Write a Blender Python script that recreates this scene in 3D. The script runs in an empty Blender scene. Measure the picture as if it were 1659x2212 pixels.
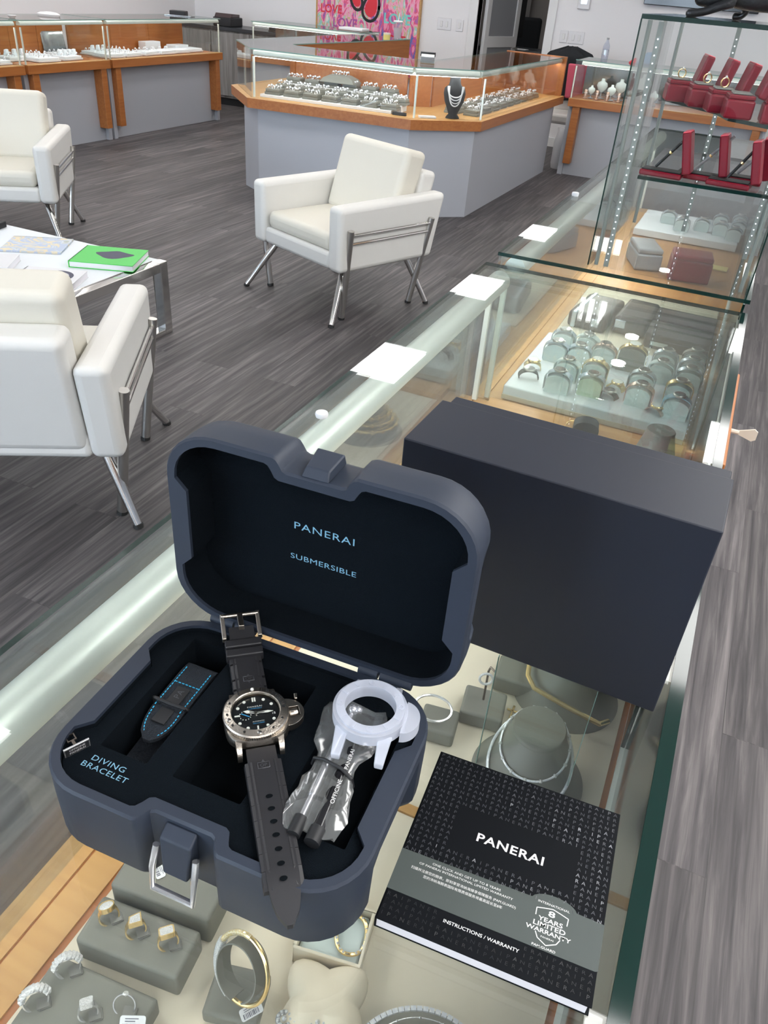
import bpy, bmesh, math, random
from mathutils import Vector, Matrix
from mathutils.geometry import tessellate_polygon
random.seed(7)
SC = bpy.context.scene
COL = SC.collection
PI = math.pi

# ------------------------------------------------------------ camera, world, exposure
cam_d = bpy.data.cameras.new('camera')
cam_d.sensor_fit = 'VERTICAL'; cam_d.sensor_height = 24.0
cam_d.lens = 24.0 * 1690.0 / 2212.0
cam_d.clip_start = 0.02; cam_d.clip_end = 100
cam = bpy.data.objects.new('camera', cam_d); COL.objects.link(cam)
R_ = Vector((0.9103211501, 0.4075021553, 0.0725079106))
D_ = Vector((0.2850138092, -0.4901238182, -0.8237388976))
F_ = Vector((-0.3001375221, 0.7705326964, -0.5623138195))
m = Matrix((( R_.x, -D_.x, -F_.x, 0.0), (R_.y, -D_.y, -F_.y, 0.0), (R_.z, -D_.z, -F_.z, 1.58), (0, 0, 0, 1)))
cam.matrix_world = m
SC.camera = cam
world = bpy.data.worlds.new('sky'); SC.world = world; world.use_nodes = True
bg = world.node_tree.nodes['Background']
bg.inputs['Color'].default_value = (0.70, 0.83, 1.0, 1); bg.inputs['Strength'].default_value = 11.0
SC.view_settings.view_transform = 'Standard'; SC.view_settings.look = 'None'
SC.view_settings.gamma = 1.0; SC.view_settings.use_curve_mapping = False
SC.view_settings.exposure = 0.18
PANEL_E = 9.0
cy = SC.cycles
cy.max_bounces = 12; cy.transparent_max_bounces = 40; cy.transmission_bounces = 10; cy.glossy_bounces = 6; cy.diffuse_bounces = 4
cy.sample_clamp_indirect = 6.0; cy.caustics_reflective = False; cy.caustics_refractive = False

# ------------------------------------------------------------ materials
def nodes(name):
    mt = bpy.data.materials.new(name); mt.use_nodes = True
    nt = mt.node_tree; b = nt.nodes['Principled BSDF']
    return mt, nt, b
def pm(name, col, rough=0.5, metal=0.0, noise=0.0, nscale=40.0, bump=0.0, bscale=120.0, coat=0.0, emit=None, es=0.0, spec=0.5, alpha=1.0, trans=0.0, sss=0.0):
    mt, nt, b = nodes(name)
    b.inputs['Base Color'].default_value = (*col, 1); b.inputs['Roughness'].default_value = rough
    b.inputs['Metallic'].default_value = metal; b.inputs['Coat Weight'].default_value = coat
    b.inputs['Specular IOR Level'].default_value = spec; b.inputs['Alpha'].default_value = alpha
    b.inputs['Transmission Weight'].default_value = trans
    if emit: b.inputs['Emission Color'].default_value = (*emit, 1); b.inputs['Emission Strength'].default_value = es
    tc = nt.nodes.new('ShaderNodeTexCoord')
    if noise:
        n = nt.nodes.new('ShaderNodeTexNoise'); n.inputs['Scale'].default_value = nscale; n.inputs['Detail'].default_value = 4
        nt.links.new(tc.outputs['Object'], n.inputs['Vector'])
        r = nt.nodes.new('ShaderNodeMix'); r.data_type = 'RGBA'
        r.inputs['A'].default_value = (*[c * (1 - noise) for c in col], 1); r.inputs['B'].default_value = (*[min(1, c * (1 + noise)) for c in col], 1)
        nt.links.new(n.outputs['Fac'], r.inputs['Factor']); nt.links.new(r.outputs['Result'], b.inputs['Base Color'])
    if bump:
        n = nt.nodes.new('ShaderNodeTexNoise'); n.inputs['Scale'].default_value = bscale; n.inputs['Detail'].default_value = 3
        nt.links.new(tc.outputs['Object'], n.inputs['Vector'])
        bp = nt.nodes.new('ShaderNodeBump'); bp.inputs['Strength'].default_value = bump; bp.inputs['Distance'].default_value = 0.002
        nt.links.new(n.outputs['Fac'], bp.inputs['Height']); nt.links.new(bp.outputs['Normal'], b.inputs['Normal'])
    return mt
def wood(name, c1, c2, rough=0.35, axis=1, sc=6.0):
    mt, nt, b = nodes(name)
    tc = nt.nodes.new('ShaderNodeTexCoord'); mp = nt.nodes.new('ShaderNodeMapping')
    s = [sc * 8] * 3; s[axis] = sc * 0.5; mp.inputs['Scale'].default_value = s
    n = nt.nodes.new('ShaderNodeTexNoise'); n.inputs['Scale'].default_value = 1.0; n.inputs['Detail'].default_value = 5; n.inputs['Distortion'].default_value = 0.6
    nt.links.new(tc.outputs['Object'], mp.inputs['Vector']); nt.links.new(mp.outputs['Vector'], n.inputs['Vector'])
    r = nt.nodes.new('ShaderNodeValToRGB'); r.color_ramp.elements[0].position = 0.3; r.color_ramp.elements[1].position = 0.75
    r.color_ramp.elements[0].color = (*c1, 1); r.color_ramp.elements[1].color = (*c2, 1)
    nt.links.new(n.outputs['Fac'], r.inputs['Fac']); nt.links.new(r.outputs['Color'], b.inputs['Base Color'])
    b.inputs['Roughness'].default_value = rough
    return mt
def glass(name, tint=(0.972, 0.992, 0.984), f0=0.045, rough=0.0, k=1.0, haze=0.0):
    mt = bpy.data.materials.new(name); mt.use_nodes = True; nt = mt.node_tree; nt.nodes.clear(); L = nt.links
    out = nt.nodes.new('ShaderNodeOutputMaterial'); mix = nt.nodes.new('ShaderNodeMixShader')
    tr = nt.nodes.new('ShaderNodeBsdfTransparent'); tr.inputs['Color'].default_value = (*tint, 1)
    gl = nt.nodes.new('ShaderNodeBsdfGlossy'); gl.inputs['Roughness'].default_value = rough
    ge = nt.nodes.new('ShaderNodeNewGeometry'); dot = nt.nodes.new('ShaderNodeVectorMath'); dot.operation = 'DOT_PRODUCT'
    L.new(ge.outputs['Normal'], dot.inputs[0]); L.new(ge.outputs['Incoming'], dot.inputs[1])
    def mth(op, *a):
        n = nt.nodes.new('ShaderNodeMath'); n.operation = op
        for i, x in enumerate(a):
            if isinstance(x, (int, float)): n.inputs[i].default_value = x
            else: L.new(x, n.inputs[i])
        return n.outputs[0]
    ab = mth('ABSOLUTE', dot.outputs['Value']); om = mth('SUBTRACT', 1.0, ab); p5 = mth('POWER', om, 5.0)
    f = mth('MULTIPLY', mth('ADD', mth('MULTIPLY', p5, 1 - f0), f0), k)
    f = mth('MINIMUM', f, 1.0)
    L.new(f, mix.inputs['Fac']); L.new(tr.outputs[0], mix.inputs[1]); L.new(gl.outputs[0], mix.inputs[2])
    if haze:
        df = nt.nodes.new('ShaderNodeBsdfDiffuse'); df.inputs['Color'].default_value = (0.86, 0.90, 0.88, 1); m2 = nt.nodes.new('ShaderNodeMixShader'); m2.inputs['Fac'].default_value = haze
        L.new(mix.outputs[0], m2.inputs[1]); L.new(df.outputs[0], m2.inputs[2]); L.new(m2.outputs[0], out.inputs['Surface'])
    else: L.new(mix.outputs[0], out.inputs['Surface'])
    return mt
def floor_mat():
    mt, nt, b = nodes('vinyl_planks'); L = nt.links
    tc = nt.nodes.new('ShaderNodeTexCoord'); mp = nt.nodes.new('ShaderNodeMapping')
    mp.inputs['Rotation'].default_value = (0, 0, PI / 2)
    L.new(tc.outputs['Object'], mp.inputs['Vector'])
    br = nt.nodes.new('ShaderNodeTexBrick'); br.inputs['Scale'].default_value = 1.0
    br.inputs['Brick Width'].default_value = 1.22; br.inputs['Row Height'].default_value = 0.18; br.inputs['Mortar Size'].default_value = 0.0012
    br.offset = 0.37; br.inputs['Color1'].default_value = (0.0, 0, 0, 1); br.inputs['Color2'].default_value = (1, 1, 1, 1); br.inputs['Mortar'].default_value = (0, 0, 0, 1)
    L.new(mp.outputs['Vector'], br.inputs['Vector'])
    m2 = nt.nodes.new('ShaderNodeMapping'); m2.inputs['Scale'].default_value = (42, 1.6, 1); L.new(tc.outputs['Object'], m2.inputs['Vector'])
    ad = nt.nodes.new('ShaderNodeVectorMath'); ad.operation = 'MULTIPLY_ADD'; ad.inputs[1].default_value = (7, 13, 0)
    L.new(br.outputs['Color'], ad.inputs[0]); L.new(m2.outputs['Vector'], ad.inputs[2])
    n = nt.nodes.new('ShaderNodeTexNoise'); n.inputs['Scale'].default_value = 1.0; n.inputs['Detail'].default_value = 6; n.inputs['Roughness'].default_value = 0.62; n.inputs['Distortion'].default_value = 0.5
    L.new(ad.outputs[0], n.inputs['Vector'])
    r = nt.nodes.new('ShaderNodeValToRGB'); e = r.color_ramp.elements
    e[0].position = 0.30; e[0].color = (0.036, 0.033, 0.036, 1); e[1].position = 0.72; e[1].color = (0.185, 0.168, 0.166, 1)
    x = e.new(0.5); x.color = (0.084, 0.077, 0.079, 1)
    L.new(n.outputs['Fac'], r.inputs['Fac'])
    mx = nt.nodes.new('ShaderNodeMix'); mx.data_type = 'RGBA'; mx.blend_type = 'MULTIPLY'; mx.inputs['Factor'].default_value = 1.0
    rr = nt.nodes.new('ShaderNodeMapRange'); rr.inputs['To Min'].default_value = 0.72; rr.inputs['To Max'].default_value = 1.2
    L.new(br.outputs['Color'], rr.inputs['Value'])
    L.new(r.outputs['Color'], mx.inputs['A']); L.new(rr.outputs['Result'], mx.inputs['B']); L.new(mx.outputs['Result'], b.inputs['Base Color'])
    b.inputs['Roughness'].default_value = 0.5; b.inputs['Specular IOR Level'].default_value = 0.3
    return mt
def glitter(name, base, spark, metal=1.0, rough=0.15, scale=900):
    mt, nt, b = nodes(name); L = nt.links
    tc = nt.nodes.new('ShaderNodeTexCoord'); v = nt.nodes.new('ShaderNodeTexVoronoi'); v.inputs['Scale'].default_value = scale
    L.new(tc.outputs['Object'], v.inputs['Vector'])
    mx = nt.nodes.new('ShaderNodeMix'); mx.data_type = 'RGBA'; mx.inputs['A'].default_value = (*spark, 1); mx.inputs['B'].default_value = (*base, 1)  # lighter spark colour painted at the cell centres as glints
    r = nt.nodes.new('ShaderNodeMapRange'); r.inputs['From Min'].default_value = 0.1; r.inputs['From Max'].default_value = 0.6
    L.new(v.outputs['Distance'], r.inputs['Value']); L.new(r.outputs['Result'], mx.inputs['Factor']); L.new(mx.outputs['Result'], b.inputs['Base Color'])
    bp = nt.nodes.new('ShaderNodeBump'); bp.inputs['Strength'].default_value = 0.9; bp.inputs['Distance'].default_value = 0.0006
    L.new(v.outputs['Color'], bp.inputs['Height']); L.new(bp.outputs['Normal'], b.inputs['Normal'])
    b.inputs['Metallic'].default_value = metal; b.inputs['Roughness'].default_value = rough
    return mt
def emis(name, col, s):
    return pm(name, (0.8, 0.8, 0.8), 0.5, emit=col, es=s)
def art_mat(name, cols, scale):
    mt, nt, b = nodes(name); L = nt.links
    tc = nt.nodes.new('ShaderNodeTexCoord'); mp = nt.nodes.new('ShaderNodeMapping'); mp.inputs['Scale'].default_value = (scale * 1.6, scale, scale * 0.6)
    n = nt.nodes.new('ShaderNodeTexNoise'); n.inputs['Scale'].default_value = 1.0; n.inputs['Detail'].default_value = 3; n.inputs['Distortion'].default_value = 2.0
    L.new(tc.outputs['Object'], mp.inputs['Vector']); L.new(mp.outputs['Vector'], n.inputs['Vector'])
    r = nt.nodes.new('ShaderNodeValToRGB'); r.color_ramp.interpolation = 'CONSTANT'; e = r.color_ramp.elements
    e[0].position = 0.0; e[0].color = (*cols[0], 1); e[1].position = 0.34; e[1].color = (*cols[1], 1)
    for i, c in enumerate(cols[2:]):
        k = e.new(0.40 + 0.30 * i / max(1, len(cols) - 2)); k.color = (*c, 1)
    L.new(n.outputs['Fac'], r.inputs['Fac']); L.new(r.outputs['Color'], b.inputs['Base Color']); b.inputs['Roughness'].default_value = 0.6
    return mt

M = {}
M['floor'] = floor_mat()
M['wall'] = pm('wall_paint', (0.80, 0.79, 0.80), 0.85)
M['wall_grey'] = pm('wall_grey_paint', (0.36, 0.34, 0.33), 0.85)
M['trim'] = pm('white_trim', (0.74, 0.74, 0.74), 0.5)
M['ceil'] = pm('ceiling_paint', (0.8, 0.8, 0.8), 0.9)
M['panel_light'] = emis('panel_diffuser', (1.0, 0.985, 0.965), PANEL_E)
M['spot_light'] = emis('spot_diffuser', (1.0, 0.96, 0.9), 60.0)
M['led'] = emis('led_dot', (0.85, 0.88, 1.0), 5.0)
M['led_tube2'] = emis('bright_led_line', (1.0, 0.98, 0.94), 46.0)
M['led_tube'] = emis('led_line', (1.0, 0.98, 0.93), 21.0)
M['glass'] = glass('hazed_glass', f0=0.055, haze=0.012)  # milky white mixed in to imitate reflected glare on the panes
M['glass2'] = glass('clear_pane', (0.980, 0.993, 0.987), 0.030)
M['edge'] = pm('green_glass_edge', (0.003, 0.022, 0.018), 0.08, spec=0.6)
M['edge_l'] = pm('pale_glass_edge', (0.20, 0.34, 0.30), 0.15)
M['maple'] = wood('orange_maple', (0.34, 0.110, 0.026), (0.44, 0.165, 0.045), 0.35, 1)
M['maple_x'] = wood('orange_maple_cross', (0.34, 0.110, 0.026), (0.44, 0.165, 0.045), 0.35, 0)
M['ledge'] = wood('pale_lit_maple', (0.47, 0.245, 0.078), (0.60, 0.345, 0.125), 0.4, 1)  # maple lightened as its tops look when lit; picture frame too
M['lam'] = pm('grey_laminate', (0.42, 0.435, 0.475), 0.45)
M['lam_d'] = pm('grey_laminate_side', (0.30, 0.31, 0.33), 0.45)
M['lam_l'] = pm('pale_laminate', (0.56, 0.56, 0.58), 0.45)
M['greywood'] = wood('weathered_grey_wood', (0.16, 0.15, 0.145), (0.33, 0.315, 0.305), 0.6, 2, 4)
M['leather'] = pm('white_leather', (0.71, 0.70, 0.67), 0.42, noise=0.03, nscale=6, bump=0.06, bscale=300)
M['cream'] = pm('cream_leather', (0.70, 0.67, 0.585), 0.42, noise=0.02, nscale=6, bump=0.06, bscale=300)
M['chrome'] = pm('chrome', (0.78, 0.77, 0.75), 0.12, 1.0)
M['chrome_s'] = pm('satin_steel', (0.60, 0.58, 0.55), 0.28, 1.0)
M['alu'] = pm('white_aluminium', (0.78, 0.83, 0.77), 0.34, 0.25)
M['rubber_foot'] = pm('black_foot', (0.02, 0.02, 0.02), 0.6)
M['suede'] = pm('grey_suede', (0.175, 0.172, 0.146), 0.55, noise=0.08, nscale=30)
M['beige'] = pm('beige_cloth', (0.74, 0.665, 0.53), 0.8, noise=0.05, nscale=25)
M['cream_cloth'] = pm('cream_cushion', (0.80, 0.70, 0.54), 0.7, noise=0.04, nscale=30)
M['tray_white'] = pm('white_tray', (0.78, 0.82, 0.86), 0.5)
M['rub'] = pm('soft_touch_rubber', (0.021, 0.029, 0.047), 0.55, noise=0.05, nscale=200, spec=0.45)
M['foam'] = pm('black_foam', (0.0025, 0.005, 0.008), 0.95, noise=0.35, nscale=900, bump=0.5, bscale=1500, spec=0.12)
M['foam_d'] = pm('black_foam_pocket', (0.002, 0.0035, 0.005), 0.95, noise=0.3, nscale=900, spec=0.1)
M['blue_print'] = pm('blue_print', (0.20, 0.42, 0.58), 0.5)
M['card'] = pm('black_card', (0.010, 0.0135, 0.025), 0.46, noise=0.06, nscale=400, spec=0.55)
M['page'] = pm('white_pages', (0.80, 0.78, 0.82), 0.7)
M['cover'] = pm('booklet_cover', (0.002, 0.003, 0.005), 0.65, spec=0.15)
M['gloss_black'] = pm('lit_gloss_print', (0.15, 0.155, 0.17), 0.28, 0.75)  # grey metal colour stands in for light caught by the black letters
M['silver_print'] = pm('silver_print', (0.86, 0.84, 0.86), 0.35, 0.3)
M['white_print'] = pm('white_print', (0.75, 0.76, 0.75), 0.6)
M['band'] = pm('grey_green_band', (0.058, 0.072, 0.068), 0.55)
M['titan'] = pm('brushed_titanium', (0.52, 0.47, 0.41), 0.30, 1.0, bump=0.15, bscale=700)
M['titan_d'] = pm('dark_titanium', (0.20, 0.17, 0.15), 0.35, 1.0)
M['dial'] = pm('black_dial', (0.012, 0.013, 0.015), 0.3, coat=1.0)
M['lume'] = pm('white_lume', (0.82, 0.82, 0.78), 0.5)
M['blue_hand'] = pm('blue_hand', (0.05, 0.30, 0.60), 0.4)
M['strap'] = pm('black_rubber_strap', (0.019, 0.019, 0.022), 0.46, spec=0.45)
M['strap_l'] = pm('lighter_rubber_block', (0.023, 0.023, 0.026), 0.45)  # slightly lighter rubber for the side blocks of the strap
M['weave'] = pm('blue_black_weave', (0.008, 0.013, 0.021), 0.8, bump=0.8, bscale=900)
M['leather_b'] = pm('black_leather', (0.012, 0.013, 0.015), 0.5)
M['stitch'] = pm('blue_stitch', (0.03, 0.42, 0.72), 0.6)
M['black'] = pm('matte_black', (0.010, 0.011, 0.013), 0.55)
M['black_gl'] = pm('gloss_black', (0.012, 0.012, 0.014), 0.12)
M['gold'] = pm('gold', (0.92, 0.68, 0.32), 0.24, 0.9)
M['pave'] = glitter('diamond_pave', (0.66, 0.66, 0.66), (1.0, 1.0, 0.98), 0.25, 0.12, 900)
M['pave_s'] = glitter('diamond_sparkle', (0.78, 0.80, 0.86), (1.0, 1.0, 1.0), 0.15, 0.12, 260)  # near-white colour paints in the glints of the stones
M['gold_pave'] = glitter('gold_pave', (0.80, 0.62, 0.30), (1.0, 0.97, 0.85), 0.4, 0.15, 900)
M['emboss'] = pm('unlit_gloss_print', (0.006, 0.007, 0.010), 0.5)  # unlit copy of the glossy letter print for the lower rows
M['post'] = pm('grey_post', (0.20, 0.215, 0.205), 0.5)
M['pearl'] = pm('pearl', (0.82, 0.82, 0.84), 0.3)
M['deckwood'] = wood('honey_maple', (0.46, 0.215, 0.062), (0.58, 0.31, 0.10), 0.4, 0)
M['silver'] = pm('silver', (0.86, 0.86, 0.88), 0.2, 0.85)
M['tag'] = pm('white_tag', (0.78, 0.78, 0.80), 0.6)
M['ink'] = pm('dark_ink', (0.06, 0.06, 0.10), 0.6)
M['red'] = pm('red_leather', (0.19, 0.0015, 0.014), 0.38, spec=0.35)
M['red_l'] = pm('pale_red_edge', (0.75, 0.12, 0.16), 0.35)  # paler red along the top edges of the box lids
M['brown'] = pm('dark_brown_leather', (0.060, 0.040, 0.042), 0.35, noise=0.08, nscale=30)
M['silver_m'] = pm('pale_metal', (0.62, 0.70, 0.78), 0.25, 0.6)
M['frost'] = None
M['watch_white'] = pm('pale_cuff', (0.62, 0.70, 0.68), 0.5)
M['watch_blue'] = pm('blue_strap', (0.16, 0.36, 0.46), 0.5)
M['watch_green'] = pm('pale_green_cuff', (0.50, 0.60, 0.42), 0.5)
M['dark_cuff'] = pm('grey_cuff', (0.20, 0.195, 0.18), 0.5)
M['bronze'] = pm('black_bronze', (0.022, 0.023, 0.026), 0.28, 0.4, bump=0.8, bscale=110)
M['green_book'] = art_mat('green_cover_print', [(0.03, 0.42, 0.04), (0.06, 0.60, 0.07), (0.06, 0.60, 0.07), (0.05, 0.05, 0.06), (0.10, 0.66, 0.08)], 9.0)
M['green'] = pm('green_cover', (0.05, 0.55, 0.07), 0.4)
M['mag'] = art_mat('magazine_print', [(0.45, 0.48, 0.40), (0.62, 0.66, 0.70), (0.48, 0.55, 0.68), (0.75, 0.66, 0.48), (0.55, 0.60, 0.62)], 7.0)
M['paint'] = art_mat('graffiti_print', [(0.10, 0.16, 0.42), (0.42, 0.12, 0.40), (0.72, 0.10, 0.22), (0.86, 0.30, 0.46), (0.80, 0.42, 0.55), (0.62, 0.46, 0.24), (0.30, 0.62, 0.60), (0.76, 0.70, 0.66)], 5.5)
M['artred'] = pm('art_red', (0.70, 0.03, 0.05), 0.6)
M['purple'] = pm('art_purple', (0.40, 0.10, 0.34), 0.6)
M['teal'] = pm('art_teal', (0.20, 0.62, 0.58), 0.6)
M['cloth_black'] = pm('black_cloth', (0.008, 0.010, 0.013), 0.9)
M['pink'] = pm('coral_cloth', (0.62, 0.10, 0.16), 0.8)
M['pebble'] = pm('pale_fabric', (0.72, 0.68, 0.58), 0.7)
def frosted(name, col, mixf):
    mt, nt, b_ = nodes(name); b_.inputs['Base Color'].default_value = (*col, 1); b_.inputs['Roughness'].default_value = .35
    t_ = nt.nodes.new('ShaderNodeBsdfTransparent'); mx = nt.nodes.new('ShaderNodeMixShader'); mx.inputs['Fac'].default_value = mixf
    out = nt.nodes['Material Output']; nt.links.new(t_.outputs[0], mx.inputs[1]); nt.links.new(b_.outputs[0], mx.inputs[2]); nt.links.new(mx.outputs[0], out.inputs['Surface'])
    return mt
M['plastic'] = frosted('frosted_plastic', (0.74, 0.78, 0.88), 0.40)
M['film'] = glass('clear_film', (0.93, 0.94, 0.96), 0.10, 0.10, 1.3, 0.07)
M['acrylic'] = glass('clear_acrylic', (0.94, 0.97, 0.95), 0.05)
M['water'] = glass('bottle_plastic', (0.82, 0.85, 0.92), 0.08, 0.05)
M['mirror'] = pm('grey_mirror', (0.35, 0.37, 0.38), 0.08, 0.9)
M['card_w'] = pm('white_card', (0.74, 0.74, 0.76), 0.6)
M['yellow'] = pm('yellow_note', (0.75, 0.66, 0.22), 0.6)
M['desk'] = pm('dark_worktop', (0.03, 0.034, 0.04), 0.3)
M['rose'] = pm('rose_metal', (0.62, 0.44, 0.36), 0.25, 0.8)

# ------------------------------------------------------------ mesh builder
def rot(ax, deg): return Matrix.Rotation(math.radians(deg), 4, ax)
def tr(x, y, z): return Matrix.Translation((x, y, z))
class MB:
    def __init__(s): s.bm = bmesh.new(); s.X = Matrix.Identity(4)
    def v(s, p): return s.bm.verts.new(s.X @ Vector(p))
    def f(s, vs, m=0, sm=False):
        try:
            f = s.bm.faces.new(vs); f.material_index = m; f.smooth = sm; return f
        except ValueError: return None
    def box(s, x0, x1, y0, y1, z0, z1, m=0, top=None, side=None):
        c = [s.v(p) for p in ((x0,y0,z0),(x1,y0,z0),(x1,y1,z0),(x0,y1,z0),(x0,y0,z1),(x1,y0,z1),(x1,y1,z1),(x0,y1,z1))]
        t = m if top is None else top; e = m if side is None else side
        s.f([c[3],c[2],c[1],c[0]], t); s.f(c[4:8], t)
        for a, b in ((0,1),(1,2),(2,3),(3,0)): s.f([c[a], c[b], c[b+4], c[a+4]], e)
        return s
    def hexa(s, pts, m=0):
        c = [s.v(p) for p in pts]
        s.f([c[3],c[2],c[1],c[0]], m); s.f(c[4:8], m)
        for a, b in ((0,1),(1,2),(2,3),(3,0)): s.f([c[a], c[b], c[b+4], c[a+4]], m)
        return s
    def loft(s, rings, m=0, cap0=True, cap1=True, closed=True, sm=True):
        R = [[s.v(p) for p in r] for r in rings]; n = len(R[0])
        for a, b in zip(R, R[1:]):
            for i in range(n if closed else n - 1):
                j = (i + 1) % n; s.f([a[i], a[j], b[j], b[i]], m, sm)
        if cap0: s.f(R[0][::-1], m)
        if cap1: s.f(R[-1], m)
        return s
    def tube(s, pts, r, seg=8, m=0, closed=False, r1=None):
        P = [Vector(p) for p in pts]; n = len(P); rings = []; up = None
        for i, p in enumerate(P):
            a = P[(i-1) % n] if (closed or i > 0) else p; b = P[(i+1) % n] if (closed or i < n-1) else p
            t = (b - a).normalized()
            if up is None: up = Vector((0,0,1)) if abs(t.z) < .9 else Vector((1,0,0))
            x = t.cross(up).normalized(); y = x.cross(t).normalized(); up = y
            rr = r if r1 is None else r + (r1 - r) * i / max(1, n-1)
            rings.append([p + x * rr * math.cos(2*PI*k/seg) + y * rr * math.sin(2*PI*k/seg) for k in range(seg)])
        if closed: rings.append(rings[0])
        if closed:
            R = [[s.v(p) for p in q] for q in rings[:-1]]; R.append(R[0])
            for a, b in zip(R, R[1:]):
                for i in range(seg): s.f([a[i], a[(i+1)%seg], b[(i+1)%seg], b[i]], m, True)
        else: s.loft(rings, m)
        return s
    def lathe(s, prof, seg=24, m=0, cap=True):
        return s.loft([[(r*math.cos(2*PI*k/seg), r*math.sin(2*PI*k/seg), z) for k in range(seg)] for r, z in prof], m, cap, cap)
    def ball(s, c, r, m=0, seg=8, sc=(1,1,1)):
        g = bmesh.ops.create_icosphere(s.bm, subdivisions=1 if seg < 10 else 2, radius=r, matrix=s.X @ Matrix.Translation(c) @ Matrix.Diagonal((*sc, 1)))
        for vv in g['verts']:
            for f in vv.link_faces: f.material_index = m; f.smooth = True
        return s
    def plate(s, outer, holes, z, m=0, flip=False):
        loops = [[Vector((p[0], p[1], 0)) for p in outer]] + [[Vector((p[0], p[1], 0)) for p in h] for h in holes]
        flat = [q for l in loops for q in l]; vs = [s.v((q.x, q.y, z)) for q in flat]
        for t in tessellate_polygon(loops):
            a, b, c = [flat[i] for i in t]; o = (b-a).cross(c-a).z > 0
            t = t if o != flip else t[::-1]
            s.f([vs[i] for i in t], m)
        return s
    def prism(s, outer, z0, z1, holes=(), m=0, side=None, caps=True):
        e = m if side is None else side
        if caps: s.plate(outer, holes, z1, m); s.plate(outer, holes, z0, m, True)
        s.loft([[(p[0], p[1], z0) for p in outer], [(p[0], p[1], z1) for p in outer]], e, False, False, sm=False)
        for h in holes: s.loft([[(p[0], p[1], z1) for p in h], [(p[0], p[1], z0) for p in h]], e, False, False, sm=False)
        return s
    def mesh(s, me, T, m=0):
        n0 = len(s.bm.verts); nf = len(s.bm.faces); s.bm.from_mesh(me); s.bm.verts.ensure_lookup_table(); s.bm.faces.ensure_lookup_table()
        X = s.X @ T
        for v_ in s.bm.verts[n0:]: v_.co = X @ v_.co
        for f in s.bm.faces[nf:]: f.material_index = m
        return s
    def build(s, name, mats, parent=None, bevel=0, seg=2, auto=35, off=None, subs=0):
        bmesh.ops.remove_doubles(s.bm, verts=s.bm.verts, dist=1e-6)
        bmesh.ops.recalc_face_normals(s.bm, faces=s.bm.faces)
        me = bpy.data.meshes.new(name)
        if off is not None: bmesh.ops.translate(s.bm, verts=s.bm.verts, vec=[-c for c in off])
        s.bm.to_mesh(me); s.bm.free()
        for mt in (mats if isinstance(mats, (list, tuple)) else [mats]): me.materials.append(M[mt] if isinstance(mt, str) else mt)
        if auto and not bevel:
            me.polygons.foreach_set('use_smooth', [True] * len(me.polygons)); me.set_sharp_from_angle(angle=math.radians(auto))
        o = bpy.data.objects.new(name, me); COL.objects.link(o)
        if parent is not None: o.parent = parent
        if bevel:
            b = o.modifiers.new('b', 'BEVEL'); b.width = bevel; b.segments = seg; b.limit_method = 'ANGLE'; b.angle_limit = math.radians(40)
            me.polygons.foreach_set('use_smooth', [True] * len(me.polygons)); me.set_sharp_from_angle(angle=math.radians(60))
            w = o.modifiers.new('w', 'WEIGHTED_NORMAL'); w.keep_sharp = True
        if subs:
            q = o.modifiers.new('s', 'SUBSURF'); q.levels = subs; q.render_levels = subs
        return o
def tag(o, label, cat, group=None, kind=None):
    o['label'] = label; o['category'] = cat
    if group: o['group'] = group
    if kind: o['kind'] = kind
    return o
def thing(name, label, cat, loc=(0,0,0), rz=0.0, group=None):
    o = bpy.data.objects.new(name, None); COL.objects.link(o); o.location = loc; o.rotation_euler = (0, 0, math.radians(rz)); o.empty_display_size = 0.05
    return tag(o, label, cat, group)
def struct(o): o['kind'] = 'structure'; return o
def dup(root, loc=None, rz=None, label=None, group=None):
    r = root.copy(); COL.objects.link(r)
    if loc is not None: r.location = loc
    if rz is not None: r.rotation_euler = (0, 0, math.radians(rz))
    if label: r['label'] = label
    if group: r['group'] = group
    for ch in list(root.children):
        c = ch.copy(); COL.objects.link(c); c.parent = r
        for g in list(ch.children):
            d = g.copy(); COL.objects.link(d); d.parent = c
    return r
_tc = {}
def text_me(body, size=1.0, wide=1.0, spacing=1.0, ext=0.0, line=1.0, align='CENTER', bold=0.0):
    cu = bpy.data.curves.new('t', 'FONT'); cu.body = body; cu.size = size; cu.align_x = align; cu.align_y = 'CENTER'
    cu.space_character = spacing; cu.space_line = line; cu.extrude = ext; cu.resolution_u = 3; cu.offset = bold; cu.fill_mode = 'FRONT' if ext == 0 else 'BOTH'
    o = bpy.data.objects.new('t', cu); COL.objects.link(o)
    bpy.context.view_layer.update()
    me = bpy.data.meshes.new_from_object(o.evaluated_get(bpy.context.evaluated_depsgraph_get()))
    bpy.data.objects.remove(o); bpy.data.curves.remove(cu)
    me.materials.clear()
    for v_ in me.vertices: v_.co.x *= wide
    return me
def fit_text(mb, body, w, T, m=0, wide=1.0, spacing=1.0, h=None, line=1.0, align='CENTER', bold=0.0, ext=0.0):
    me = text_me(body, 1.0, wide, spacing, ext, line, align, bold)
    xs = [v_.co.x for v_ in me.vertices]; ys = [v_.co.y for v_ in me.vertices]
    cx, cy_ = (max(xs)+min(xs))/2, (max(ys)+min(ys))/2; sx = w / (max(xs)-min(xs)); sy = sx if h is None else h / (max(ys)-min(ys))
    mb.mesh(me, T @ Matrix.Diagonal((sx, sy, sx, 1)) @ tr(-cx, -cy_, 0), m)
    bpy.data.meshes.remove(me)
    return mb
def rrect(x0, x1, y0, y1, r, n=6):
    out = []
    for cx, cy_, a0 in ((x1-r, y1-r, 0), (x0+r, y1-r, 90), (x0+r, y0+r, 180), (x1-r, y0+r, 270)):
        for i in range(n+1):
            a = math.radians(a0 + 90*i/n); out.append((cx + r*math.cos(a), cy_ + r*math.sin(a)))
    return out
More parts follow.
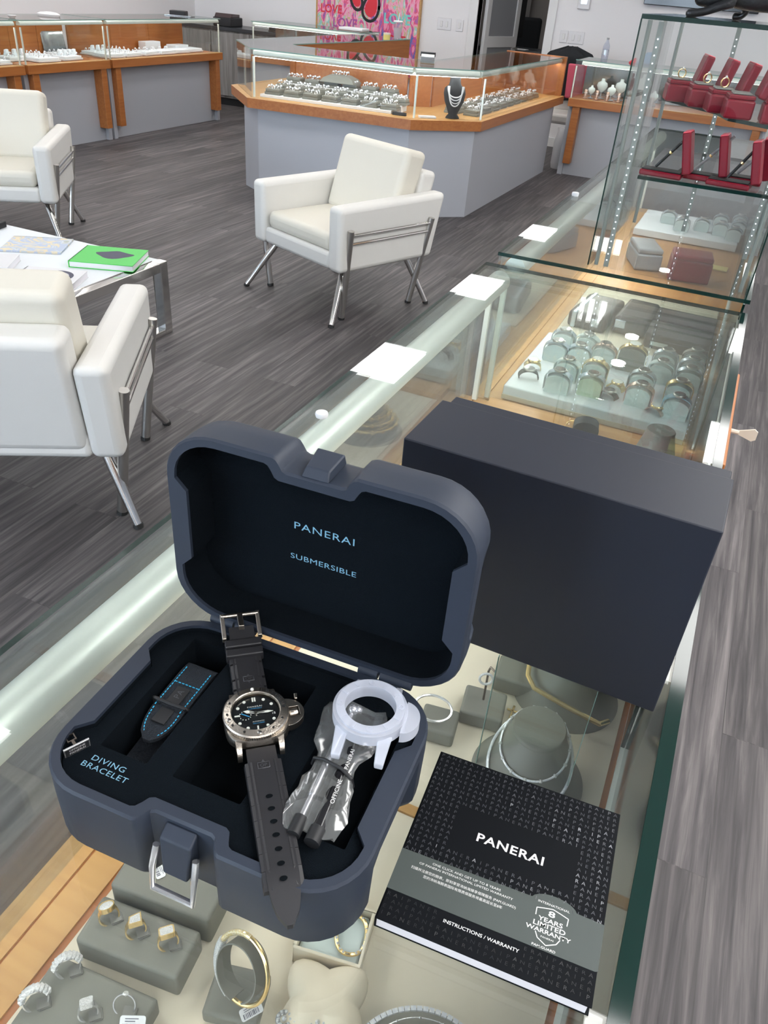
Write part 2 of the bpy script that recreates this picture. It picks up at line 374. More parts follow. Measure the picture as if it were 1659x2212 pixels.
def circ(cx, cy_, r, n=32, ry=None): return [(cx + r*math.cos(2*PI*i/n), cy_ + (ry or r)*math.sin(2*PI*i/n)) for i in range(n)]

# ============================================================ THE ROOM
WX0, WX1, WY0, WY1, HC = -7.55, 2.6, -4.6, 10.6, 2.75
struct(MB().box(WX0-.1, WX1+.1, WY0-.1, 14.2, -.08, 0).build('floor', 'floor', auto=0))
struct(MB().box(WX0-.1, WX1+.1, WY0-.1, 14.2, HC, HC+.1).build('ceiling', 'ceil', auto=0))
struct(MB().box(WX0-.12, WX0, WY0, 14.2, 0, HC).build('wall_left', 'wall', auto=0))
struct(MB().box(WX1, WX1+.12, WY0, 14.2, 0, HC).build('wall_right', 'wall', auto=0))
DX0, DX1 = -3.49, -2.64
w = MB(); w.box(WX0, DX0, WY1, WY1+.14, 0, HC); w.box(DX1, WX1, WY1, WY1+.14, 0, HC); w.box(DX0, DX1, WY1, WY1+.14, 2.15, HC)
struct(w.build('wall_far', 'wall', auto=0))
w = MB(); w.box(WX0, WX1, WY0-.12, WY0, 0, .5); w.box(WX0, WX1, WY0-.12, WY0, 2.5, HC); w.box(-1.75, WX1, WY0-.12, WY0, .5, 2.5)
for x in (WX0, -5.5, -3.6): w.box(x, x+.3, WY0-.12, WY0, .5, 2.5)
struct(w.build('wall_front', 'wall', auto=0))
for i, (x, x1) in enumerate(((WX0+.3, -5.5), (-5.2, -3.6), (-3.3, -1.75))):
    g = MB(); g.box(x, x1, WY0-.07, WY0-.06, .5, 2.5); struct(g.build('window_%d' % (i+1), 'glass2', auto=0))
w = MB()
for x0, x1 in ((WX0, DX0-.1), (DX1+.1, WX1)): w.box(x0, x1, WY1-.015, WY1, 0, .1)
struct(w.build('baseboard_far', 'trim', auto=0))
w = MB(); w.box(DX0-.10, DX0, WY1-.02, WY1+.16, 0, 2.25); w.box(DX1, DX1+.10, WY1-.02, WY1+.16, 0, 2.25); w.box(DX0-.10, DX1+.10, WY1-.02, WY1+.16, 2.15, 2.25)
struct(w.build('trim_1', 'trim', bevel=.004))
# back office behind the doorway
struct(MB().box(WX0, WX1, 14.1, 14.2, 0, HC).build('wall_office', 'wall_grey', auto=0))
struct(MB().box(-2.62, -2.5, 10.75, 14.1, 0, HC).build('wall_office_side', 'wall_grey', auto=0))
struct(MB().box(-3.95, -3.72, 13.55, 13.8, 0, HC).build('trim_2', 'trim', auto=0))
d = thing('door', 'steel and glass door standing open in the far doorway', 'door', (-3.44, 10.76, 0), 76)
f = MB()
for x0, x1, z0, z1 in ((0, .09, .01, 2.12), (.71, .80, .01, 2.12), (.09, .71, .01, .25), (.09, .71, .96, 1.08), (.09, .71, 2.02, 2.12)): f.box(x0, x1, -.022, .022, z0, z1)
f.build('door_frame', 'trim', d, bevel=.003)
g = MB(); g.box(.09, .71, -.004, .004, .25, .96); g.box(.09, .71, -.004, .004, 1.08, 2.02); g.build('glass_pane', 'lam_d', d, auto=0)
g = MB(); g.tube([(.75, -.03, .95), (.75, -.07, .95), (.64, -.07, .95)], .01); g.build('door_handle', 'chrome_s', d)
d['kind'] = 'structure'; d.name = 'door_1'
# office desk and monitor seen through the doorway
d = thing('office_desk', 'grey wood desk with dark top seen through the doorway', 'desk', (-3.3, 12.3, 0))
MB().box(-.62, .52, -.35, .35, 0, .86).build('desk_body', 'greywood', d, bevel=.004)
MB().box(-.66, .56, -.39, .39, .86, .91).build('desk_top', 'desk', d, bevel=.004)
d = thing('computer_monitor', 'black computer monitor standing on the office desk', 'monitor', (-3.62, 12.3, .91), 55)
MB().box(-.30, .30, -.02, .02, .12, .62).build('screen', 'black', d, bevel=.006)
g = MB(); g.box(-.12, .12, -.09, .09, 0, .015); g.box(-.03, .03, .02, .045, .01, .35); g.build('stand', 'black', d, bevel=.004)
d = thing('office_chair', 'black high backed office chair behind the office desk', 'chair', (-3.55, 13.05, 0), 20)
MB().box(-.25, .25, .16, .25, .55, 1.26).build('backrest', 'cloth_black', d, bevel=.04)
MB().box(-.26, .26, -.26, .24, .44, .54).build('seat', 'cloth_black', d, bevel=.03)
g = MB(); g.tube([(0, 0, .06), (0, 0, .45)], .03); [g.tube([(0, 0, .08), (.28*math.cos(k*2*PI/5), .28*math.sin(k*2*PI/5), .04)], .02, 6) for k in range(5)]; g.build('swivel_base', 'black', d)
tag(MB().box(-.14, .14, -.1, .1, 0, .006).build('paper_sheet', 'card_w', auto=0), 'white paper sheet lying on the office desk', 'paper').location = (-3.35, 12.05, .911)

# ceiling lights
root = None
k = 0
for x in (-6.85, -5.75, -4.62, -3.33, -2.04, .54, 1.15, 1.75):  # extra left rows and the nearer aisle row are added to brighten the room
    for y in (-3.0, -1.1, .87, 2.8, 4.74, 6.7, 8.7):
        if x < -2.1 and x != -4.62 and y < 4: continue
        if x == 1.15 and y > 3: continue
        if y > 9 and x > -2.1: continue
        if root is None:
            root = thing('ceiling_light', 'square recessed LED ceiling panel in a grid with added brightening rows', 'ceiling light', (x, y, HC), 0, 'LED panels in the ceiling')
            MB().box(-.30, .30, -.30, .30, -.006, -.003).build('diffuser', 'panel_light', root, auto=0)
            g = MB()
            for a in ((-.32, .32, -.32, -.30), (-.32, .32, .30, .32), (-.32, -.30, -.30, .30), (.30, .32, -.30, .30)): g.box(*a, -.012, -.0005)
            g.build('frame', 'trim', root)
        else: dup(root, (x, y, HC))
for x, y in ((1.15, -.1), (1.15, 1.85), (1.75, -.1), (1.75, 1.85), (1.15, 3.7), (1.75, 3.7)): dup(root, (x, y, HC))  # more panels added over the aisle only to brighten its floor
dup(root, (-3.6, 12.2, HC), 0, 'added square LED ceiling panel brightening the back office', 'added office ceiling panels')  # lamp added to lighten the dark doorway
root = None
for y in (5.0, 5.67, 6.28, 8.17):
    if root is None:
        root = thing('downlight', 'small round recessed ceiling spotlight above the counter', 'ceiling light', (-.47, y, HC), 0, 'round downlights above the counter')
        MB().lathe([(.052, -.010), (.052, -.004)], 24).build('lens', 'spot_light', root)
        g = MB(); g.prism(circ(0, 0, .07, 28), -.012, -.0005, [circ(0, 0, .053, 28)]); g.build('ring_trim', 'trim', root)
    else: dup(root, (-.47, y, HC))

# wall fittings
def wall_plate(x, z, n, label, knobs=2):
    t = thing('wall_switch', label, 'switch', (x, WY1, z), 0)
    MB().box(-.045*n, .045*n, -.010, -.0005, -.062, .062).build('cover_plate', 'card_w', t, bevel=.004)
    for i in range(n):
        c = (i - (n-1)/2) * .07
        MB().box(c-.014, c+.014, -.017, -.010, -.03, .03).build('rocker', 'trim', t, bevel=.002)
wall_plate(-3.90, 1.17, 2, 'wider white switch plate left of the doorway')
wall_plate(-3.70, 1.17, 1, 'narrow white switch plate nearest the doorway on its left')
wall_plate(-2.41, 1.17, 1, 'narrow white switch plate just right of the doorway')
wall_plate(-2.26, 1.17, 2, 'double white switch plate right of the doorway above the black coat')
t = thing('thermostat', 'small white thermostat high on the far wall', 'thermostat', (-2.24, WY1, 1.51), 0)
MB().box(-.07, .07, -.03, -.0005, -.06, .06).build('housing', 'card_w', t, bevel=.008)
MB().box(-.035, .035, -.032, -.0295, -.01, .04).build('display', 'silver_m', t, auto=0)
t = thing('television', 'black wall mounted television above the far counter', 'television', (-.98, WY1, 1.55), 0)
MB().box(-.60, .60, -.06, -.02, .0, .70).build('screen', 'black_gl', t, bevel=.006)
MB().box(-.25, .25, -.02, -.0005, .2, .5).build('wall_bracket', 'black', t, auto=0)

# painting: generic graffiti canvas on the far wall
t = thing('painting', 'pink graffiti style canvas with a black looped line on the far wall', 'painting', (-4.93, WY1, .55), 0)
MB().box(-.70, .70, -.045, -.0005, 0, 1.5).build('canvas', 'paint', t, auto=0)
g = MB()
for a in ((-.72, -.70, -.02, 1.52), (.70, .72, -.02, 1.52), (-.70, .70, -.02, 0), (-.70, .70, 1.5, 1.52)): g.box(a[0], a[1], -.05, -.0005, a[2], a[3])
g.build('frame', 'ledge', t)
def flat_stroke(mb, pts, wd, y, m=0):
    P = [Vector((p[0], 0, p[1])) for p in pts]; L1, L2 = [], []
    for i, p in enumerate(P):
        tdir = (P[min(i+1, len(P)-1)] - P[max(i-1, 0)]).normalized(); n = Vector((-tdir.z, 0, tdir.x)) * wd / 2
        L1.append(mb.v(p + n + Vector((0, y, 0)))); L2.append(mb.v(p - n + Vector((0, y, 0))))
    for i in range(len(P)-1): mb.f([L1[i], L1[i+1], L2[i+1], L2[i]], m)
def leafpts(cx, cz, rx, rz, tilt, n=26):
    o = []
    for i in range(n):
        q = 2*PI*i/n; x, z = rx*math.cos(q)*(1-.28*math.sin(q)), rz*math.sin(q); t_ = math.radians(tilt); o.append((cx + x*math.cos(t_) - z*math.sin(t_), cz + x*math.sin(t_) + z*math.cos(t_)))
    return o
PET = ((.06, .73, .105, .165, -18), (-.165, .80, .070, .135, 28))
for q in PET:
    g = MB(); g.plate(leafpts(q[0], q[1], q[2]*.74, q[3]*.74, q[4]), [], 0)
    for v_ in g.bm.verts: v_.co = Vector((v_.co.x, -.0462, v_.co.y))
    g.build('red_petal', 'artred', t, auto=0)
g = MB()
for k, q in enumerate(PET): P_ = leafpts(*q); flat_stroke(g, P_ + P_[:2], .034, -.0475 - .0003*k)
flat_stroke(g, [(-.10 + .045*i, .86 + .018*i + .03*math.sin(i*.5)) for i in range(14)], .042, -.0484)
g.build('black_loops', 'black', t, auto=0)
for body, x, z, wd, mt in (('LOVE', -.50, .66, .30, 'artred'), ('LOVE', -.30, .52, .34, 'purple'), ('LOVE', .42, .62, .36, 'teal'), ('LOVE', .40, .40, .30, 'artred'), ('LOVE', -.15, .28, .30, 'blue_hand')):
    g = MB(); fit_text(g, body, wd, tr(x, -.0465, z) @ rot('X', 90), bold=.02); g.build('lettering', mt, t, auto=0)

# grey cabinet along the far wall with printer and tablet
t = thing('storage_cabinet', 'weathered grey wood cabinet with dark worktop along the far wall', 'cabinet', (-6.4, 10.28, 0))
MB().box(-1.10, .68, -.26, .30, .09, .87).build('body', 'greywood', t, bevel=.004)
MB().box(-1.08, .66, -.22, .28, 0, .09).build('toe_kick', 'black', t, auto=0)
for i in range(3):
    a = -1.09 + i*.59
    o = MB().box(a+.005, a+.580, -.278, -.261, .12, .85).build('cabinet_door', 'greywood', t, bevel=.003)
    MB().tube([(a+.58, -.28, .55), (a+.58, -.30, .55), (a+.58, -.30, .70), (a+.58, -.28, .70)], .006, 6).build('handle', 'chrome_s', o)
MB().box(-1.12, .70, -.29, .31, .87, .91).build('worktop', 'desk', t, bevel=.003)
t = thing('printer', 'black printer standing on the grey cabinet', 'printer', (-6.76, 10.2, .91), 4)
MB().box(-.13, .13, -.16, .16, 0, .10).build('housing', 'black', t, bevel=.01)
MB().hexa([(-.12, -.14, .10), (.12, -.14, .10), (.12, .10, .10), (-.12, .10, .10), (-.12, -.10, .145), (.12, -.10, .145), (.12, .10, .135), (-.12, .10, .135)]).build('paper_tray', 'brown', t, bevel=.005)
t = thing('card_terminal', 'small black box on the far end of the left counters', 'device', (-6.35, 8.6, 1.061), 20)
MB().box(-.09, .09, -.06, .06, 0, .05).build('housing', 'black', t, bevel=.008)
MB().box(-.14, .16, -.09, .09, 0, .008).build('base_plate', 'mirror', t, bevel=.003)
t = thing('tablet', 'dark tablet lying on the grey cabinet near the painting', 'tablet', (-5.88, 10.2, .91), 0)
MB().box(-.20, .14, -.12, .10, 0, .015).build('slab', 'black', t, bevel=.004)
MB().box(-.20, -.08, -.10, .0, .015, .09).build('holder', 'black', t, bevel=.004)

# ============================================================ SHOWCASES
TEX = 'edge'
def showcase(label, loc, rz, L, D, frame=False, rear='maple_x', cloth=None, tube=True, ends=(True, True), rear_glass=False, near=False, side_l=False, tl=(0, 0), H=1.06, over=0.0, led='led_tube', deck='maple_x'):
    """local x = length, front at y=0 (facing -y), rear at y=D"""
    t = thing('display_counter', label, 'display case', loc, rz); h = H - 1.06
    g = MB()
    if frame:
        g.box(.0, L, .10, D-.01, 0, .65)
        g.box(0, .05, .06, .10, 0, .65); g.box(L-.05, L, .06, .10, 0, .65)
        g.build('base_cabinet', 'lam', t, bevel=.002)
        g = MB(); a = .05
        
        for q in (a, L-a-.075): MB().box(q, q+.075, .0, .099, .12, .649).build('wood_frame_post', 'maple_x', t, bevel=.003)
    else:
        g.box(.01, L-.01, .05, D-.01, 0, .65); g.build('base_cabinet', 'lam', t, bevel=.002)
    g = MB(); g.box(0, L+over, -.013, D, .65, .7195); g.build('deck', deck, t, bevel=.002)
    g = MB(); g.box(.0, L+over, -.0135, .0215, .7195, .7225); g.box(.0, L+over, .0245, .063, .7195, .7225); g.build('ledge', 'ledge' if near else 'ledge', t, auto=0)
    if cloth:
        cs = cloth if isinstance(cloth, list) else [(.015, L-.015)]
        for a, b in cs:
            MB().box(a, b, .072, D-.02, .7195, .7235).build('deck_cloth', 'beige', t, auto=0)
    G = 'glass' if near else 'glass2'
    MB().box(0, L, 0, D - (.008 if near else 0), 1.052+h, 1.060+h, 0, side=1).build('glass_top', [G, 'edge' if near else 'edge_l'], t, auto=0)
    if near:
        MB().box(0, L, D-.0078, D+.0055, 1.0518+h, 1.0602+h).build('glass_edge', 'edge', t, auto=0)
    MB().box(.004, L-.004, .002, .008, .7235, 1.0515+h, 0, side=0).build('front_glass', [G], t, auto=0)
    for e, x in ((0, .002), (1, L-.008)):
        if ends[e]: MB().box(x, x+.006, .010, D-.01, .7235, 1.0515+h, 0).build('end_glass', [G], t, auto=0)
    if rear_glass:
        for k, (a, b, y) in enumerate(((0.02, L*.52, D-.0098), (L*.5, L-.02, D-.0040))):
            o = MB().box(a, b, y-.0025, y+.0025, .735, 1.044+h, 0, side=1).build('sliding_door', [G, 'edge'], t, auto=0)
            MB().box(a, b, y-.0016, y+.0016, 1.044+h, 1.050+h).build('door_rail', 'alu', o, auto=0)
        MB().box(.01, L-.01, D-.012, D-.001, .7235, .730).build('bottom_rail', 'alu', t, auto=0)
    else:
        g = MB(); n = 3
        for i in range(n): g.box(.01 + i*(L-.02)/n + .004, .01 + (i+1)*(L-.02)/n, D-.03, D-.012, .7235, 1.0515+h)
        g.build('rear_door', rear, t, bevel=.002)
    if tube:
        y, z, r = .041, 1.026+h, .0245
        a, b = .012 + tl[0], L - .012 - tl[1]
        prof = [(y + r*math.cos(q), z + r*math.sin(q)) for q in [math.radians(-20 + i*220/14) for i in range(15)]]
        o = MB().loft([[(a, p[0], p[1]) for p in prof], [(b, p[0], p[1]) for p in prof]]).build('light_tube', 'alu', t, auto=40)
        g = MB(); g.hexa([(a+.02, y-.004, z-.010), (b-.02, y-.004, z-.010), (b-.02, y+.010, z-.010), (a+.02, y+.010, z-.010), (a+.02, y-.004, z-.004), (b-.02, y-.004, z-.004), (b-.02, y+.010, z-.004), (a+.02, y+.010, z-.004)])
        g.build('led_strip', led, o, auto=0)
    for x in (.013, L-.013):
        MB().box(x-.006, x+.006, .018, .030, .7235, 1.004+h).build('corner_post', 'alu', t, bevel=.001)
    return t
# nearest case (under the watch box): world y from -.07 to 1.763
N1 = showcase('long glass topped showcase nearest the camera carrying the open watch box', (-.489, 1.763, 0), -90, 1.85, .5665, cloth=[(.07, 1.17), (1.186, 1.835)], rear_glass=True, near=True)
MB().box(.006, .066, .064, .54, .7195, .736).build('cross_rail', 'ledge', N1, auto=0)
MB().box(1.171, 1.185, .064, .54, .7195, .726).build('cross_rail', 'ledge', N1, auto=0)
o = MB().box(.27, .645, .5725, .5810, .60, 1.03).build('wooden_rear_door', 'maple_x', N1, bevel=.002)
k = MB(); k.X = tr(.455, .580, 1.0); k.tube([(0, 0, 0), (0, .018, 0)], .004, 8); k.loft([[(-.0015, .016, .003), (.0015, .016, .003), (.0015, .016, -.003), (-.0015, .016, -.003)], [(-.0015, .04, .012), (.0015, .04, .012), (.0015, .04, -.010), (-.0015, .04, -.010)], [(-.0015, .046, .008), (.0015, .046, .008), (.0015, .046, -.006), (-.0015, .046, -.006)]])
tag(k.build('key', 'pebble'), 'pale key sticking out of the wooden rear door lock', 'key')
kk = bpy.data.objects['key']; kk.location = (-.489, 1.763, 0); kk.rotation_euler = (0, 0, -PI/2)
# second case carrying the glass tower
N2 = showcase('second glass topped showcase carrying the tall glass tower', (-.466, 4.30, 0), -90, 2.533, .541, rear_glass=True, near=True, cloth=None, H=1.086, led='led_tube2', deck='deckwood')

# left run of three counters
for y0, y1, lab in ((4.15, 5.885, 'wood framed showcase at the near end of the left row'), (5.925, 6.985, 'wood framed showcase in the middle of the left row'), (7.02, 8.93, 'wood framed showcase at the far end of the left row')):
    showcase(lab, (-6.02, y0, 0), 90, y1-y0, .56, frame=True)
# counter beside the island at the far right
showcase('wood framed showcase with tall jewellery stands below the wall mounted television', (-1.853, 8.86, 0), 0, 1.9, .56, frame=True, rear='mirror', tl=(.05, 0))
showcase('low glass showcase behind the island in front of the painting', (-5.75, 9.15, 0), 0, 1.40, .56, rear='mirror')

# ---- island
def off_poly(pts): return pts
A, B_, C_, D2, E2 = (-4.28, 6.57), (-3.785, 6.0), (-2.44, 6.10), (-2.03, 6.475), (-1.985, 8.95)
inner = [(-2.585, 8.95), (-2.585, 6.86), (-2.74, 6.74), (-3.75, 6.68), (-3.84, 6.76), (-3.70, 9.06)]
poly = [A, B_, C_, D2, E2] + inner + [(-4.28, 9.06)]
deckp = [(-4.31, 6.52), (-3.785, 5.945), (-2.41, 6.03), (-1.985, 6.44), (-1.935, 9.0)] + [(-2.585, 9.0)] + inner[1:] + [(-4.31, 9.06)]
basep = [(-3.97, 6.19), (-3.74, 6.03), (-2.44, 6.09), (-2.035, 6.45), (-2.0, 8.9), (-2.56, 8.9), (-2.56, 6.9), (-2.72, 6.77), (-3.74, 6.71), (-3.82, 6.79), (-3.70, 9.03), (-3.98, 9.03)]
T = thing('display_island', 'large angled island showcase with grey base and orange wood band', 'display case', (-3.1, 7.5, 0))
OFF = (-3.1, 7.5, 0)
MB().prism(basep, 0, .65).build('base_cabinet', 'lam', T, off=OFF, auto=0)
MB().prism(deckp, .65, .7195, m=1, side=0).build('deck', ['maple', 'ledge'], T, off=OFF, auto=0)  # top face in the lightened maple, light put into the colour
MB().prism(poly, 1.052, 1.060, m=0, side=1).build('glass_top', ['glass2', 'edge_l'], T, off=OFF, auto=0)
def seg_pane(p, q, name, mt, th, z0, z1, inset=0.0, parent=T):
    P, Q = Vector(p), Vector(q); d_ = (Q-P).normalized(); n = Vector((-d_.y, d_.x)) * th; P2 = P + d_*.004 + Vector((-d_.y, d_.x))*inset; Q2 = Q - d_*.004 + Vector((-d_.y, d_.x))*inset
    g = MB(); g.hexa([(P2.x, P2.y, z0), (Q2.x, Q2.y, z0), (Q2.x+n.x, Q2.y+n.y, z0), (P2.x+n.x, P2.y+n.y, z0), (P2.x, P2.y, z1), (Q2.x, Q2.y, z1), (Q2.x+n.x, Q2.y+n.y, z1), (P2.x+n.x, P2.y+n.y, z1)])
    return g.build(name, mt, parent, off=OFF, auto=0)
OUT = [(-4.28, 9.06), A, B_, C_, D2, E2]
for p, q in zip(OUT, OUT[1:]): seg_pane(p, q, 'front_glass', 'glass2', .006, .7195, 1.0515, .004)
for p, q in zip(inner, inner[1:]): seg_pane(p, q, 'rear_door', 'maple', .018, .7195, 1.0515, -.03 + .034)
MB().box(-2.585, -1.96, 8.93, 8.965, .7195, 1.066).build('end_panel', 'maple', T, off=OFF, bevel=.002)
for p, q in ((B_, C_), (C_, D2), (D2, E2)):
    P, Q = Vector(p), Vector(q); d_ = (Q-P).normalized(); n = Vector((-d_.y, d_.x)); P = P + n*.036 + d_*.02; Q = Q + n*.036 - d_*.02
    o = MB().tube([(P.x, P.y, 1.027), (Q.x, Q.y, 1.027)], .022, 14).build('light_tube', 'alu', T, off=OFF)
    P2, Q2 = P + n*.018, Q + n*.018
    MB().tube([(P2.x, P2.y, 1.006), (Q2.x, Q2.y, 1.006)], .005, 6).build('led_strip', 'led_tube2', o, off=OFF)
for p in (B_, C_, D2, (-4.25, 6.60)):
    MB().box(p[0]-.007+.01, p[0]+.007+.01, p[1]+.03, p[1]+.044, .7195, 1.003).build('corner_post', 'alu', T, off=OFF, bevel=.001)

# ============================================================ SEATING
def make_chair(label, loc, rz):
    t = thing('armchair', label, 'armchair', loc, rz, 'white leather armchairs')
    for s in (-1, 1):
        g = MB(); pr = [(-.372, .272), (-.376, .605), (.402, .615), (.325, .272)]
        x0, x1 = (.282, .385) if s > 0 else (-.385, -.282)
        g.hexa([(x0, pr[0][0], pr[0][1]), (x1, pr[0][0], pr[0][1]), (x1, pr[3][0], pr[3][1]), (x0, pr[3][0], pr[3][1]), (x0, pr[1][0], pr[1][1]), (x1, pr[1][0], pr[1][1]), (x1, pr[2][0], pr[2][1]), (x0, pr[2][0], pr[2][1])])
        g.build('armrest', 'leather', t, bevel=.028, seg=4)
    MB().box(-.287, .287, -.362, .325, .274, .365).build('seat_base', 'leather', t, bevel=.02, seg=3)
    MB().hexa([(-.279, .205, .30), (.279, .205, .30), (.279, .330, .30), (-.279, .330, .30), (-.279, .300, .715), (.279, .300, .715), (.279, .428, .70), (-.279, .428, .70)]).build('back_frame', 'leather', t, bevel=.03, seg=4)
    MB().box(-.275, .275, -.352, .17, .36, .455).build('seat_cushion', 'cream', t, bevel=.035, seg=5)
    MB().hexa([(-.274, .065, .44), (.274, .065, .44), (.274, .21, .42), (-.274, .21, .42), (-.274, .190, .835), (.274, .190, .835), (.274, .345, .80), (-.274, .345, .80)]).build('back_cushion', 'cream', t, bevel=.035, seg=5)
    for s in (-1, 1):
        x = .398 * s
        for y, yb in ((-.310, -.295), (.285, .225)):
            g = MB(); g.tube([(.330*s, yb, .012), (x, y, .495)], .0175, 14)
            o = g.build('leg_post', 'chrome_s', t); MB().tube([(.3285*s, yb, 0), (.331*s, yb, .014)], .0190, 10).build('foot', 'rubber_foot', o)
        MB().tube([(x, -.308, .470), (x, .282, .470)], .0085, 10).build('side_rail', 'chrome', t)
        MB().tube([(x-.006*s, -.308, .425), (x-.006*s, .277, .425)], .0085, 10).build('side_rail', 'chrome', t)
        for y, sg, yb in ((-.25, -1, -.42), (.20, 1, .305)):
            o = MB().tube([(.285*s, y, .285), (.394*s, yb, .012)], .0200, 12, r1=.0145).build('splayed_leg', 'chrome', t)
            MB().tube([(.394*s, yb, .014), (.396*s, yb+.002*sg, 0)], .0170, 10).build('foot', 'rubber_foot', o)
    return t
chairA = make_chair('white leather armchair standing alone in front of the angled island showcase', (-2.015, 4.177, 0), -23.0)
dup(chairA, (-4.365, 3.95, 0), 33.0, 'white leather armchair beyond the coffee table facing the camera')
dup(chairA, (-2.020, 1.735, 0), -150.3, 'white leather armchair seen from behind nearest the camera')

# coffee table
t = thing('coffee_table', 'low white coffee table on a flat chrome frame', 'coffee table', (-3.1, 2.78, 0))
MB().box(-.64, .585, -.335, .335, .338, .363).build('table_top', 'tray_white', t, bevel=.003)
for s in (-1, 1):
    x = .61 if s > 0 else -.665
    g = MB()
    for a in ((-.34, -.285, 0, .3628), (.285, .34, 0, .3628), (-.285, .285, 0, .03), (-.285, .285, .318, .3628)): g.box(x-.025, x+.025, a[0], a[1], a[2], a[3])
    g.build('leg_frame', 'chrome', t, bevel=.003)
def book(name, label, cat, c, sx, sy, h, rz, cover, parts=None, pages='page'):
    t = thing(name, label, cat, (c[0], c[1], .3640), rz)
    MB().box(-sx/2+.004, sx/2-.002, -sy/2+.003, sy/2-.003, .002, h-.002).build('pages', pages, t, auto=0)
    g = MB(); g.box(-sx/2, sx/2, -sy/2, sy/2, h-.003, h, 0); g.box(-sx/2, sx/2, -sy/2, sy/2, 0, .003, 0); g.box(-sx/2, -sx/2+.004, -sy/2, sy/2, 0, h, 0)
    g.build('cover', cover, t, auto=0)
    return t
book('book', 'green picture book lying on the white coffee table', 'book', (-2.665, 2.945), .30, .26, .030, 22, 'green')
bk = bpy.data.objects['book']; g = MB(); g.plate([(.02+.085*math.cos(q)*(1+.18*math.sin(3*q)), .01+.055*math.sin(q)*(1+.15*math.cos(4*q))) for q in [2*PI*i/30 for i in range(30)]], [], .0303); g.build('dark_cover_print', 'ink', bk, auto=0)
b = book('book', 'white book with a black ring printed on its cover', 'book', (-2.675, 2.565), .27, .20, .030, 22, 'card_w')
g = MB(); g.plate(circ(.03, .0, .075, 28), [circ(.03, 0, .055, 28)], .0305); g.plate(circ(.03, .0, .045, 28), [circ(.03, 0, .036, 28)], .0305); fit_text(g, 'IOI', .05, tr(.03, 0, .0305)); g.build('cover_print', 'ink', b, auto=0)
book('magazine', 'pale blue magazine lying near the table far edge', 'magazine', (-3.10, 2.93), .24, .29, .008, -62, 'mag')
book('book', 'plain white book cut off by the picture edge on the coffee table', 'book', (-3.05, 2.56), .26, .20, .030, 30, 'card_w')
t = thing('tray', 'black tray at the far corner of the coffee table', 'tray', (-3.52, 3.02, .3635), 10)
MB().box(-.08, .08, -.05, .05, 0, .03).build('tray_body', 'black', t, bevel=.004)
MB().box(-.05, .05, -.03, .03, .03, .034).build('tray_inlay', 'mirror', t, auto=0)

# ============================================================ OPEN WATCH BOX
BX, BY, BZ, BR = -.2115, .312, 1.0605, 2.3
BM = tr(BX, BY, BZ) @ rot('Z', BR)
def bw(u, v, z): return tuple(BM @ Vector((u, v, z)))
def shell_outline(ins=0.0, side=0.0, notch=0.0, r=.042, pad=0.0, n=8, nh=.025, nc=0.0):
    x0, x1, y0, y1 = -.1185+ins, .1185-ins, -.09+ins, .09-ins; r = r - ins
    P = []
    def arc(cx, cy_, a0):
        for i in range(n+1):
            a = math.radians(a0 + 90*i/n); P.append((cx + r*math.cos(a), cy_ + r*math.sin(a)))
    s = side + pad
    arc(x1-r, y0+r, -90)
    P.extend([(x1, -.046), (x1-s, -.036), (x1-s, .030), (x1, .040)])
    arc(x1-r, y1-r, 0); arc(x0+r, y1-r, 90)
    P.extend([(x0, .040), (x0+s, .030), (x0+s, -.036), (x0, -.046)])
    arc(x0+r, y0+r, 180)
    P.extend([(nc-nh-.0065, y0), (nc-nh-.0035, y0+notch*.12), (nc-nh-.0010, y0+notch*.45), (nc-nh+.0012, y0+notch*.85), (nc-nh+.0045, y0+notch), (nc+nh-.0045, y0+notch), (nc+nh-.0012, y0+notch*.85), (nc+nh+.0010, y0+notch*.45), (nc+nh+.0035, y0+notch*.12), (nc+nh+.0065, y0)])
    return P
def box_shell(mb, h, fl=.006):
    R = []
    for z, ins, sd in ((0, .010, .008), (.004, .004, .010), (.010, .001, .012), (h-.020, 0, .012), (h-.014, 0, .0), (h-.002, 0, 0), (h, .0015, 0)):
        R.append([(p[0], p[1], z) for p in shell_outline(ins, sd, .011)])
    mb.loft(R, 0, True, False, sm=True)
    o = shell_outline(.0015, 0, .011); i = shell_outline(.0075, 0, .012, pad=.009, nh=.031)
    mb.plate(o, [i], h, 0)
    mb.loft([[(p[0], p[1], h) for p in i], [(p[0], p[1], h-.003) for p in i]], 0, False, False, sm=True)
    mb.loft([[(p[0], p[1], h-.003) for p in i], [(p[0], p[1], fl) for p in i]], 1, False, True, sm=True)
    return mb
t = thing('watch_box', 'open black rubber watch case with foam inside standing on the glass showcase', 'watch box', (BX, BY, BZ), BR)
box_shell(MB(), .070).build('case_base', ['rub', 'foam'], t, auto=32)
inn = [(p[0], p[1]) for p in shell_outline(.0082, 0, .012, pad=.0092, nh=.0305)]
pk = [rrect(-.0885, -.0505, -.048, .070, .0008, 1), rrect(-.029, .0235, -.049, .066, .0008, 1), rrect(.048, .0995, -.050, .062, .0008, 1)]
g = MB(); g.prism(inn, .020, .0640, pk); g.build('foam_insert', 'foam', t, auto=0)
g = MB(); g.box(-.089, -.050, -.0485, .0705, .0195, .030); g.box(-.030, .024, -.0495, .0665, .0195, .034); g.box(.047, .1, -.0505, .0625, .0195, .040)
g.build('pocket_floor', 'foam_d', t, auto=0)
g = MB(); fit_text(g, 'DIVING', .0265, tr(-.0730, -.0585, .0643), wide=1.25, spacing=1.1); fit_text(g, 'BRACELET', .0365, tr(-.0715, -.0650, .0643), wide=1.25, spacing=1.08)
g.build('printed_lettering', 'blue_print', t, auto=0)
